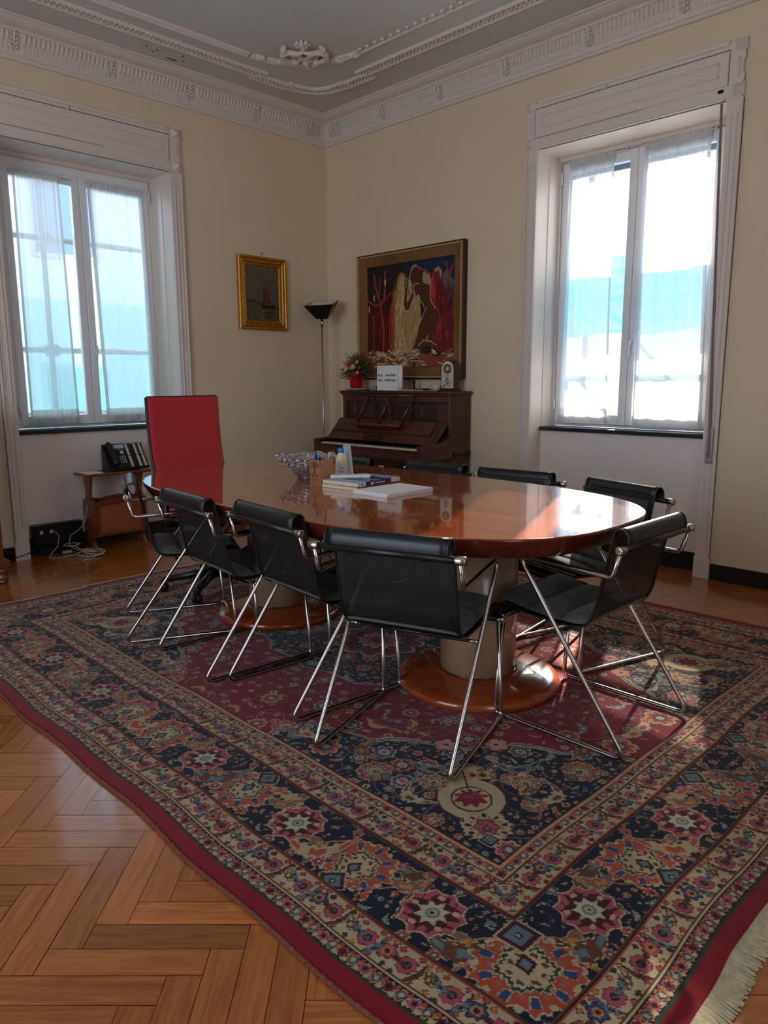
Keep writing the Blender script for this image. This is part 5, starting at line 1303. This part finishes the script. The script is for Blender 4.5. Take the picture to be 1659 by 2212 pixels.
for x, y in ((.55, -3.17), (.11, -3.17), (.55, -4.05), (.11, -4.05)):
    mb = MB(); mb.lathe([(.022, 0), (.032, .006), (.034, .016), (.024, .026), (.040, .034), (.042, .042), (.024, .052), (.030, .064), (.044, .078), (.046, .092), (.036, .102), (.032, .13)], (x, y, 0), 22); mb.build('turned_foot', M_walnut, t)
mb = MB(); mb.lathe([(.010, 0), (.016, .012), (.008, .02)], (.585, -3.6, .70), 12, axis='X'); mb.build('knob', M_brass, t)

# ================================================================== THINGS ON THE TABLE
TZ = .745
def cut_glass():
    m, nt, b = newmat('cut_crystal'); L = nt.links; nt.nodes.remove(b)
    gl = nt.nodes.new('ShaderNodeBsdfGlossy'); gl.inputs[0].default_value = (1, 1, 1, 1); gl.inputs['Roughness'].default_value = .06
    tr = nt.nodes.new('ShaderNodeBsdfTransparent'); tr.inputs[0].default_value = (.985, .98, .98, 1)
    rf = nt.nodes.new('ShaderNodeBsdfRefraction'); rf.inputs['Roughness'].default_value = .05; rf.inputs['IOR'].default_value = 1.3
    fr = nt.nodes.new('ShaderNodeFresnel'); fr.inputs[0].default_value = 1.55
    m1 = nt.nodes.new('ShaderNodeMixShader'); m1.inputs[0].default_value = .15; L.new(tr.outputs[0], m1.inputs[1]); L.new(rf.outputs[0], m1.inputs[2])
    ad = nt.nodes.new('ShaderNodeMath'); ad.operation = 'ADD'; ad.inputs[1].default_value = .10; L.new(fr.outputs[0], ad.inputs[0])
    df = nt.nodes.new('ShaderNodeBsdfDiffuse'); df.inputs[0].default_value = (.9, .88, .9, 1); m0 = nt.nodes.new('ShaderNodeMixShader'); m0.inputs[0].default_value = .13; L.new(m1.outputs[0], m0.inputs[1]); L.new(df.outputs[0], m0.inputs[2])
    m2 = nt.nodes.new('ShaderNodeMixShader'); L.new(ad.outputs[0], m2.inputs[0]); L.new(m0.outputs[0], m2.inputs[1]); L.new(gl.outputs[0], m2.inputs[2])
    L.new(m2.outputs[0], nt.nodes['Material Output'].inputs[0]); return m
M_crystal = cut_glass()
BX, BY = 2.435, -2.235
t = thing('crystal_bowl', 'flared cut crystal bowl holding orange sweets on the table', 'bowl', (BX, BY, TZ))
mb = MB(); n = 72; rows = []
for i in range(15):
    f = i/14; r_ = .055+.107*f**.95; z = TZ+.004+.112*f
    rows.append([(BX+(r_+.0045*math.cos(PI*i)*math.cos(12*2*PI*k/n)*(.3+.7*f))*math.cos(2*PI*k/n), BY+(r_+.0045*math.cos(PI*i)*math.cos(12*2*PI*k/n)*(.3+.7*f))*math.sin(2*PI*k/n), z+(.006*math.cos(12*2*PI*k/n) if i == 14 else 0)) for k in range(n+1)])
mb.grid(rows, smooth=False); mb.build('glass_wall', M_crystal, t, solid=.006)
mb = MB()
for q in range(24):
    a = 2*PI*q/24; mb.ball((BX+.152*math.cos(a), BY+.152*math.sin(a), TZ+.103), .0115, n=10)
for q in range(20):
    a = 2*PI*(q+.5)/20; mb.ball((BX+.125*math.cos(a), BY+.125*math.sin(a), TZ+.074), .010, n=8)
mb.build('cut_facets', M_crystal, t)
mb = MB(); mb.lathe([(.05, 0), (.058, .002), (.056, .007), (.03, .009)], (BX, BY, TZ), 40); mb.build('foot', M_crystal, t)
r = random.Random(6); sw = None; cols = [plain('orange_sweet', rgb(214, 92, 30), .3), plain('red_sweet', rgb(170, 40, 34), .3), plain('pink_sweet', rgb(206, 150, 140), .35)]
for k in range(16):
    a = r.uniform(0, 6.28); d = r.uniform(0, .052)*(.6+.4*(k % 2)); z = TZ+.017+.012*(k//7)
    mb = MB(); rr = .011; mb.ball((0, 0, 0), rr, n=10, sc=(1.25, .9, .75))
    for s in (-1, 1): mb.lathe([(.002, 0), (.007, .007)], (s*.013, 0, 0), 8, axis='X', mat=None, smooth=False) if s > 0 else mb.lathe([(.007, -.007), (.002, 0)], (-.013, 0, 0), 8, axis='X', smooth=False)
    o = mb.build('wrapped_sweet', cols[k % 3] if k % 3 < 2 or k % 2 else cols[0]); o.location = (BX+d*math.cos(a), BY+d*math.sin(a), z); o.rotation_euler = (r.uniform(-.3, .3), r.uniform(-.3, .3), r.uniform(0, 6))
    tag(o, 'wrapped orange or red sweet lying in the crystal bowl', 'sweet', 'sweets in the crystal bowl')

t = thing('pen_holder', 'brown cardboard desk tidy with black tree emblem on the table', 'pen holder', (2.668, -2.341, TZ), math.radians(14)); W4 = PW[t.name]
M_card = plain('kraft_card', rgb(186, 136, 88), .7, noise=.05, nscale=30)
M_cardf = plain('kraft_front', rgb(150, 98, 56), .65, noise=.05, nscale=30)
mb = MB(); w, d, h = .029, .057, .122
for a, b in (((-w, -d, 0), (w, -d+.003, h)), ((-w, d-.003, 0), (w, d, h)), ((-w, -d, 0), (-w+.003, d, h)), ((w-.003, -d, 0), (w, d, h)), ((-w, -d, 0), (w, d, .003))): mb.box((a[0], a[1], a[2]), b, mat=Matrix.Translation((0, 0, 0)))
mb.build('tall_box', M_card, t, world_coords=False)
mb = MB(); mb.box((w, -d, 0), (w+.010, d, .088)); mb.build('front_pocket', M_card, t, world_coords=False)
mb = MB(); mb.box((-w-.0003, -d-.0008, 0), (w+.0105, -d+.0002, .088)); mb.box((-w-.0003, -d-.0008, .088), (w, -d+.0002, h)); mb.build('front_face', M_cardf, t, world_coords=False)
mb = MB(); Y0 = -d-.0012
def blob(cx_, cz, a, b): mb.prism([(cx_+a*math.cos(q*PI/6), cz+b*math.sin(q*PI/6)) for q in range(12)], Y0, Y0+.0006, plane='XZ')
for bx_, cz, a in ((-.002, .112, .009), (-.012, .105, .010), (.008, .106, .009), (-.004, .099, .011), (.013, .099, .009), (-.014, .093, .008), (.002, .092, .010), (.015, .092, .007)): blob(bx_, cz, a, .0022)
mb.box((-.003, Y0, .064), (.001, Y0+.0006, .09)); mb.box((-.010, Y0, .061), (.008, Y0+.0006, .064)); mb.box((-.023, Y0, .043), (.022, Y0+.0006, .0455)); mb.box((-.016, Y0, .027), (.015, Y0+.0006, .0295))
mb.prism([(-.009, .0905), (-.003, .084), (-.003, .079), (.001, .079), (.001, .084), (.009, .0905), (.006, .0915), (-.001, .086), (-.006, .0915)], Y0, Y0+.0006, plane='XZ')
mb.build('tree_emblem', M_ink, t, world_coords=False)
text_mesh('lettering', 'Softangiano', .0100, M_ink, t, W4 @ frame_mat((-.001, Y0+.0003, .053), (1, 0, 0), (0, 0, 1)), label='small printed name')
def pen(name, lab, col, p, q, r_=.0042, g='pens in the desk tidy'):
    o = thing(name, lab, 'pen', p, 0, g); p, q = Vector(p), Vector(q); mb = MB(); mb.tube([p, p+(q-p)*.8], r_, n=8); mb.build('barrel', col, o)
    mb = MB(); mb.tube([p+(q-p)*.8, p+(q-p)*.93, q], [r_*1.1, r_*.9, r_*.35], n=8); mb.build('cap', col, o)
Mb = plain('blue_pen', rgb(24, 60, 150), .3); 
c_ = lambda a, b, z: tuple(W4 @ Vector((a, b, z)))
pen('pen', 'thick blue pen at the front of the desk tidy', Mb, c_(-.005, -.03, .006), c_(-.008, -.034, .158), .0065)
pen('pen', 'dark blue pen just beside the thick blue one in the desk tidy', plain('navy_pen', rgb(16, 26, 60), .3), c_(.006, -.025, .006), c_(.010, -.03, .145), .005)
pen('pencil', 'black pencil leaning right at the back of the desk tidy', M_ebony, c_(.0, .02, .006), c_(.020, .034, .160))
pen('pencil', 'white-tipped pencil leaning right, next to the black pencil', plain('pale_pencil', rgb(200, 196, 190), .4), c_(.008, .015, .006), c_(.025, .028, .155))

# plastic bottle
bx, by = 2.617, -2.173
t = thing('plastic_bottle', 'cream plastic bottle with blue cap behind the desk tidy', 'bottle', (bx, by, TZ))
mb = MB(); mb.lathe([(.026, 0), (.029, .003), (.029, .030), (.0275, .033), (.0275, .078), (.029, .081), (.029, .088), (.0275, .091), (.0285, .095), (.0265, .100), (.0272, .104), (.0235, .113), (.0225, .117), (.018, .126), (.0135, .133), (.0135, .140)], (bx, by, TZ), 32); mb.build('bottle_body', plain('cream_plastic', rgb(228, 214, 180), .35), t)
mb = MB(); mb.lathe([(.0155, .138), (.0160, .140), (.0160, .158), (.0145, .160)], (bx, by, TZ), 28); mb.build('cap', plain('blue_cap', rgb(20, 120, 190), .35), t)
mb = MB(); mb.lathe([(.0281, .034), (.0281, .077)], (bx, by, TZ), 32, capb=False, capt=False); mb.build('label', plain('white_label', rgb(224, 218, 206), .5), t)
vd = Vector((5.38-bx, -4.61-by, 0)).normalized(); vx = Vector((-vd.y, vd.x, 0))
mb = MB(); lm = frame_mat(Vector((bx, by, TZ+.062))+vd*.0285, vx, (0, 0, 1)); mb.prism([(-.004, .006), (.006, .004), (.010, -.004), (.003, -.002)], 0, .0004, mat=lm); mb.prism([(-.012, -.018), (.012, -.018), (.012, -.0155), (-.012, -.0155)], 0, .0003, mat=lm); mb.build('label_print', plain('label_red', rgb(120, 40, 50), .6), t)

# stack of plastic cups, upside down
m_cup = sheer('clear_plastic_cup', (.9, .9, .92, 1), .55, transl=.4)
m_c2, nt, b = newmat('cup_plastic'); b.inputs['Base Color'].default_value = (.86, .86, .88, 1); b.inputs['Roughness'].default_value = .15; b.inputs['Alpha'].default_value = .2
cx_, cy_ = 2.577, -2.098
mbc = MB(); mbc.lathe([(.0355, .000), (.0368, .002), (.0355, .0042), (.0335, .005), (.0245, .080)], n=32, capb=False)
cup = mbc.build('plastic_cup', m_c2); cup.location = (cx_, cy_, TZ); N = 15
tag(cup, 'clear plastic cup nested upside down among the stack behind the bottle', 'cup', 'stack of clear plastic cups')
for k in range(1, N):
    o = cup.copy(); COL.objects.link(o)
    if k == N-1: o['label'] = 'topmost cup of the upside-down stack of clear plastic cups'
    o.location = (cx_+.0006*math.sin(k), cy_, TZ+k*.0066); o.scale = (1-.0165*k,)*2+(1,)

# magazines, phone handset, paper
def mag(name, lab, cat, c, rz, w, d, z0, h, mcov, mpg, spine=None):
    o = thing(name, lab, cat, (c[0], c[1], z0), math.radians(rz)); K = dict(world_coords=False)
    mb = MB(); mb.box((-w/2+.001, -d/2+.001, .0008), (w/2-.002, d/2-.001, h-.0008))
    mb.build('pages', mpg, o, **K); mb = MB(); mb.box((-w/2, -d/2, h-.0010), (w/2, d/2, h), bev=.0003); mb.box((-w/2, -d/2, 0), (w/2, d/2, .001), bev=.0003); mb.box((w/2-.001, -d/2, 0), (w/2+.0004, d/2, h)); mb.build('cover', mcov, o, **K)
    return o
M_pages = plain('cream_pages', rgb(222, 208, 184), .8, noise=.05, nscale=200)
o = mag('catalogue', 'thick catalogue with red and cream spine, lowest of the stack on the table', 'book', (2.843, -2.245), 5, .226, .305, TZ, .018, plain('red_cream_cover', rgb(150, 60, 56), .4), M_pages)
o2 = mag('magazine', 'thick glossy magazine with blue and navy striped cover lying on the catalogue', 'book', (2.840, -2.243), 6.5, .222, .300, TZ+.018, .019, plain('navy_cover', rgb(34, 44, 92), .25), M_pages)
mb = MB()
for y0, y1, c in ((-.148, -.085, 0), (-.02, .0, 1), (.085, .148, 1)): mb.box((-.113, y0, .0189), (.1125, y1, .0195)); 
mb.build('cover_print', plain('pale_blue_print', rgb(150, 172, 206), .3), o2, world_coords=False)
m_sp = plain('cream_spine', rgb(222, 210, 190), .4); m_si = plain('spine_ink', rgb(60, 60, 80), .4)
for a, b in (((.1140, -.150, .0), (.1152, -.105, .019)), ((.1140, -.068, .004), (.1152, -.045, .015)), ((.1140, .085, .0), (.1152, .150, .019))):
    mb = MB(); mb.box(a, b); mb.build('spine_panel', m_sp, o2, world_coords=False)
mb = MB(); mb.lathe([(.0045, 0), (.0045, .0015)], (.1148, -.13, .010), 14, axis='X'); mb.build('spine_emblem', m_si, o2, world_coords=False)
mb = MB(); mb.box((.1146, -.035, .006), (.1156, .035, .012)); mb.build('spine_title', plain('pale_spine_title', rgb(190, 196, 214), .4), o2, world_coords=False)
t = thing('remote_control', 'white remote control lying across the blue magazine', 'remote control', (2.815, -2.290, TZ+.038), math.radians(50)); K = dict(world_coords=False)
mb = MB(); mb.box((-.095, -.024, .0005), (.095, .024, .017), bev=.006); mb.build('case', M_whiteplastic, t, **K)
mb = MB()
for k in range(7):
    for s in (-1, 0, 1): mb.box((-.055+k*.017-.005, s*.013-.004, .016), (-.055+k*.017+.005, s*.013+.004, .0185), bev=.001)
mb.build('buttons', plain('grey_buttons', rgb(180, 176, 168), .5), t, **K)
t = thing('paper_stack', 'stack of blank white A4 paper on the table nearest the camera', 'paper', (3.094, -2.285, TZ), math.radians(1)); r = random.Random(3)
for k in range(6):
    mb = MB(); a = math.radians(r.uniform(-.8, .8)); R_ = Matrix.Rotation(a, 4, 'Z') @ Matrix.Translation((r.uniform(-.002, .002), r.uniform(-.002, .002), 0)); mb.box((-.105, -.1485, k*.0028), (.105, .1485, k*.0028+.0026), mat=R_, bev=.0003)
    mb.build('ream_layer', M_paper, t, world_coords=False)

# ================================================================== THINGS ON THE PIANO
PZ = 1.150
t = thing('saucer', 'wide white plate under the red flower pot on the piano', 'plate', (.58, -.17, PZ)); mb = MB(); mb.lathe([(.07, 0), (.08, .002), (.125, .014), (.128, .018), (.12, .016), (.07, .006), (.0, .006)], (.580, -.17, PZ), 40); mb.build('plate_dish', M_whiteplastic, t)
t = thing('flower_pot', 'red tapered flower pot with mixed flowers on the left of the piano', 'flower pot', (.560, -.17, PZ+.006))
mb = MB(); mb.lathe([(.048, 0), (.050, .002), (.066, .145), (.068, .150), (.064, .152), (.060, .145), (.055, .13), (.0, .13)], (.560, -.17, PZ+.0065), 36); mb.build('pot', M_redpot, t)
gr = [plain('leaf_green', rgb(62, 78, 40), .6), plain('olive_leaf', rgb(92, 96, 50), .6), plain('dark_stem', rgb(58, 30, 34), .7)]
r = random.Random(12); c = Vector((.560, -.17, PZ+.14))
for gi in range(3):
    mb = MB()
    for k in range(120):
        a = r.uniform(0, 6.28); el = r.uniform(-.25, 1.5) if gi < 2 else r.uniform(-.35, .35); L_ = r.uniform(.10, .21)*(1.0 if gi < 2 else .85)
        d = Vector((math.cos(a)*math.cos(el), math.sin(a)*math.cos(el)*.75, math.sin(el)*.95)); p0 = c+d*.02; p1 = c+d*L_*.6+Vector((0, 0, .01)); p2 = c+d*L_+Vector((r.uniform(-.02, .02), r.uniform(-.02, .02), -.012*(1-el)))
        if p2.y > -.03: p2.y = -.03
        if gi == 2: mb.tube([p0, p1, p2], [.0012, .0016, .0006], n=4); continue
        mb.tube([p0, p1, p2], .0010, n=4)
        for q in range(5):
            f = .45+.13*q; pc = p1.lerp(p2, max(0, (f-.5)*2)) if f > .5 else p0.lerp(p1, f*2); sd_ = Vector((r.uniform(-1, 1), r.uniform(-1, 1), r.uniform(-.4, 1))).normalized(); ll = r.uniform(.014, .026); wv = d.cross(sd_).normalized()*ll*.22
            mb.add([pc, pc+sd_*ll*.5+wv, pc+sd_*ll, pc+sd_*ll*.5-wv], [[0, 1, 2, 3]])
    mb.build('foliage', gr[gi], t, fixn=False)
fc = [plain('cream_petal', rgb(226, 196, 140), .6), plain('magenta_petal', rgb(150, 30, 70), .6), plain('pale_yellow_petal', rgb(220, 190, 96), .6), plain('dusky_pink_petal', rgb(168, 84, 92), .6)]
FL = [(-.03, -.10, .03, 0, .030), (.045, -.09, .045, 2, .034), (-.065, -.06, .02, 2, .024), (.0, -.08, .075, 3, .024), (.015, -.10, .06, 1, .018), (-.085, -.05, .045, 3, .018), (.06, -.05, .09, 0, .022), (-.09, -.03, .0, 0, .02), (.095, -.06, .04, 3, .018), (.01, -.05, .12, 3, .016), (-.02, -.095, .055, 1, .016), (.09, -.08, .0, 2, .018), (-.045, -.105, -.005, 1, .014)]
for dx, dy, dz, ci, R_ in FL:
    mb = MB(); p = c+Vector((dx, dy*.8, dz+.01)); nrm = Vector((dx*2, -1, .5)).normalized(); ax = nrm.orthogonal().normalized(); ay = nrm.cross(ax)
    for ring, (rad, n_, lift) in enumerate(((1, 7, 0), (.6, 5, .3))):
        for k in range(n_):
            a = 2*PI*k/n_+ring; u = ax*math.cos(a)+ay*math.sin(a); v_ = nrm.cross(u)
            q0 = p+nrm*R_*lift; mb.add([q0, q0+u*R_*rad*.55+v_*R_*.3+nrm*R_*.15, q0+u*R_*rad+nrm*R_*.3, q0+u*R_*rad*.55-v_*R_*.3+nrm*R_*.15], [[0, 1, 2, 3]])
    mb.ball(p+nrm*R_*.35, R_*.2, n=6); mb.build('blossom', fc[ci], t, fixn=False)
t = thing('glass_ashtray', 'small square glass dish between flower pot plate and wifi notice', 'dish', (.835, -.20, PZ)); mb = MB()
mb.box((.80, -.235, PZ), (.87, -.165, PZ+.010), bev=.004)
for a, b in (((.80, -.235, PZ+.008), (.87, -.228, PZ+.042)), ((.80, -.172, PZ+.008), (.87, -.165, PZ+.042)), ((.80, -.235, PZ+.008), (.807, -.165, PZ+.042)), ((.863, -.235, PZ+.008), (.87, -.165, PZ+.042))): mb.box(a, b, bev=.002)
mb.build('dish_body', M_crystal, t)
# wifi notice in an acrylic stand
t = thing('wifi_notice', 'white printed wifi password notice in clear stand on the piano', 'notice', (1.05, -.235, PZ), math.radians(2)); W5 = PW[t.name]; K = dict(world_coords=False)
mb = MB(); mb.box((-.155, -.002, .002), (.135, .0, .206)); mb.build('paper_sheet', M_paper, t, **K)
mb = MB(); mb.box((-.156, .001, 0), (.136, .003, .207)); mb.box((-.10, -.03, 0), (.10, .04, .003), bev=.001); mb.build('acrylic_stand', M_glass, t, **K)
mb = MB(); rows = [[(.085+.055*f, -.0065-.020*math.sin(f*PI*.9), z) for f in [i/8 for i in range(9)]] for z in (.001, .2045)]; mb.grid(rows); mb.build('curled_sheet', M_paper, t, solid=.0008, **K)
for s_, x, z, sz in (('WI FI:', -.115, .126, .024), ('DottOSPITI', .005, .126, .024), ('PASS:', -.115, .086, .024), ('BHRDOspit', .000, .086, .024)):
    text_mesh('lettering', s_, sz, M_ink, t, W5 @ frame_mat((x, -.0066, z), (1, 0, 0), (0, 0, 1)))
mb = MB()
for z in (.113, .073): mb.box((-.150, -.0068, z), (-.085, -.0062, z+.0012))
mb.build('underline', M_ink, t, **K)
# black balance figurine behind the notice
t = thing('figurine', 'small black metal figurine with flat T-shaped top behind the notice', 'figurine', (1.185, -.10, PZ)); mb = MB()
mb.lathe([(.022, 0), (.024, .004), (.010, .010), (.004, .012)], (1.185, -.10, PZ), 16); mb.tube([(1.185, -.10, PZ+.01), (1.190, -.10, PZ+.10), (1.184, -.10, PZ+.17), (1.186, -.10, PZ+.252)], [.005, .006, .004, .003], n=8)
mb.tube([(1.195, -.11, PZ+.06), (1.210, -.12, PZ+.045), (1.212, -.12, PZ+.01)], .005, n=6); mb.ball((1.20, -.115, PZ+.065), .013, n=8)
mb.ball((1.184, -.10, PZ+.205), .011, n=8, sc=(1, 1, .6)); mb.ball((1.186, -.10, PZ+.225), .007, n=8); mb.build('stem_figure', M_ebony, t)
mb = MB(); mb.lathe([(.002, 0), (.052, .002), (.055, .005), (.002, .009)], (1.186, -.10, PZ+.250), 24, sy=.5); mb.build('flat_top', M_ebony, t)
def dish(lab, x, y, r_, h, m, cat='dish', z=PZ, nm='shallow_dish'):
    o = thing(nm, lab, cat, (x, y, z)); mb = MB(); mb.lathe([(r_*.45, 0), (r_*.5, .003), (r_, h), (r_*.97, h+.001), (r_*.45, .005), (0, .005)], (x, y, z), 32, capt=False); mb.build('dish_body', m, o)
dish('wide dark shallow dish on the piano right of the figurine', 1.30, -.115, .065, .018, plain('dark_dish', rgb(70, 58, 50), .4))
dish('cream pointed bowl on the piano just left of the mantel clock', 1.485, -.16, .055, .048, plain('cream_bowl', rgb(206, 190, 160), .4), 'bowl', nm='small_bowl')
def bookbox(lab, x0, x1, y0, y1, z0, h, m, nm='booklet'):
    mb = MB(); mb.box((x0, y0, z0), (x1, y1, z0+h), bev=.002); tag(mb.build(nm, m), lab, 'booklet')
bookbox('tan booklet lying on the piano below the dark dish', 1.19, 1.36, -.275, -.185, PZ, .014, plain('tan_cover', rgb(176, 138, 100), .6))
bookbox('cream envelope on the piano between booklet and bowl', 1.375, 1.435, -.27, -.19, PZ, .006, plain('cream_envelope', rgb(206, 188, 160), .7), 'envelope')
# clock
kx, ky = 1.610, -.150
t = thing('mantel_clock', 'arched silver-faced mantel clock in dark wood at the right end of the piano', 'clock', (kx, ky, PZ), math.radians(9)); K = dict(world_coords=False)
def arch(w, h, n=16): 
    return [(-w, 0), (w, 0), (w, h-w)]+[(w*math.cos(PI*k/n), h-w+w*math.sin(PI*k/n)) for k in range(1, n)]+[(-w, h-w)]
mb = MB(); mb.prism(arch(.062, .240), -.028, .045, plane='XZ'); mb.box((-.080, -.045, 0), (.080, .055, .012), bev=.004); mb.box((-.070, -.037, .012), (.070, .050, .022), bev=.004); mb.build('clock_case', wood('clock_wood', rgb(48, 18, 16), rgb(80, 34, 28), .3, (8, 8, 30)), t, **K)
mb = MB(); mb.prism([(x, z+.024) for x, z in arch(.053, .205)], -.034, -.027, plane='XZ'); mb.build('silver_plate', plain('silver_plate', (.80, .78, .72, 1), .22, metal=.85, noise=.15, nscale=40), t, **K)
mb = MB(); mb.lathe([(.036, -.0345), (.036, -.039), (.031, -.0415), (.029, -.038)], (0, 0, .172), 32, axis='Y', capb=False, capt=False); mb.build('bezel', M_brass, t, **K)
mb = MB(); mb.lathe([(.0, -.0352), (.030, -.0352)], (0, 0, .172), 32, axis='Y', capb=False, capt=False); mb.build('dial', plain('grey_dial', rgb(120, 112, 98), .5), t, **K)
mb = MB(); mb.lathe([(.0, -.0362), (.012, -.0362)], (0, 0, .172), 24, axis='Y', capb=False, capt=False); mb.build('dial_centre', plain('pale_dial', rgb(206, 198, 180), .5), t, **K)
mb = MB(); mb.tube([(0, -.038, .172), (.010, -.038, .160)], .0012, n=5); mb.tube([(0, -.038, .172), (.019, -.038, .150)], .0008, n=5)
for k in range(12): a = k*PI/6; mb.tube([(.022*math.cos(a), -.0365, .172+.022*math.sin(a)), (.027*math.cos(a), -.0365, .172+.027*math.sin(a))], .0009, n=4)
mb.build('hands', M_ebony, t, **K)
mb = MB(); mb.prism([(-.013, .050), (.013, .050), (.016, .075), (.012, .105), (0, .115), (-.012, .105), (-.016, .075)], -.0355, -.034, plane='XZ'); mb.build('blue_medallion', plain('blue_grey_enamel', rgb(110, 140, 176), .35), t, **K)
mb = MB()
for s in (-1, 1):
    mb.tube([(s*.004, -.037, .122), (s*.024, -.037, .112), (s*.020, -.037, .092), (s*.030, -.037, .076), (s*.018, -.037, .058), (s*.030, -.037, .044), (s*.044, -.037, .036)], .0035, n=6, fil=.01)
    mb.tube([(0, -.037, .040), (s*.02, -.037, .034), (s*.042, -.037, .030)], .0028, n=6)
mb.ball((0, -.037, .126), .005, n=6); mb.build('filigree', M_steel, t, **K)
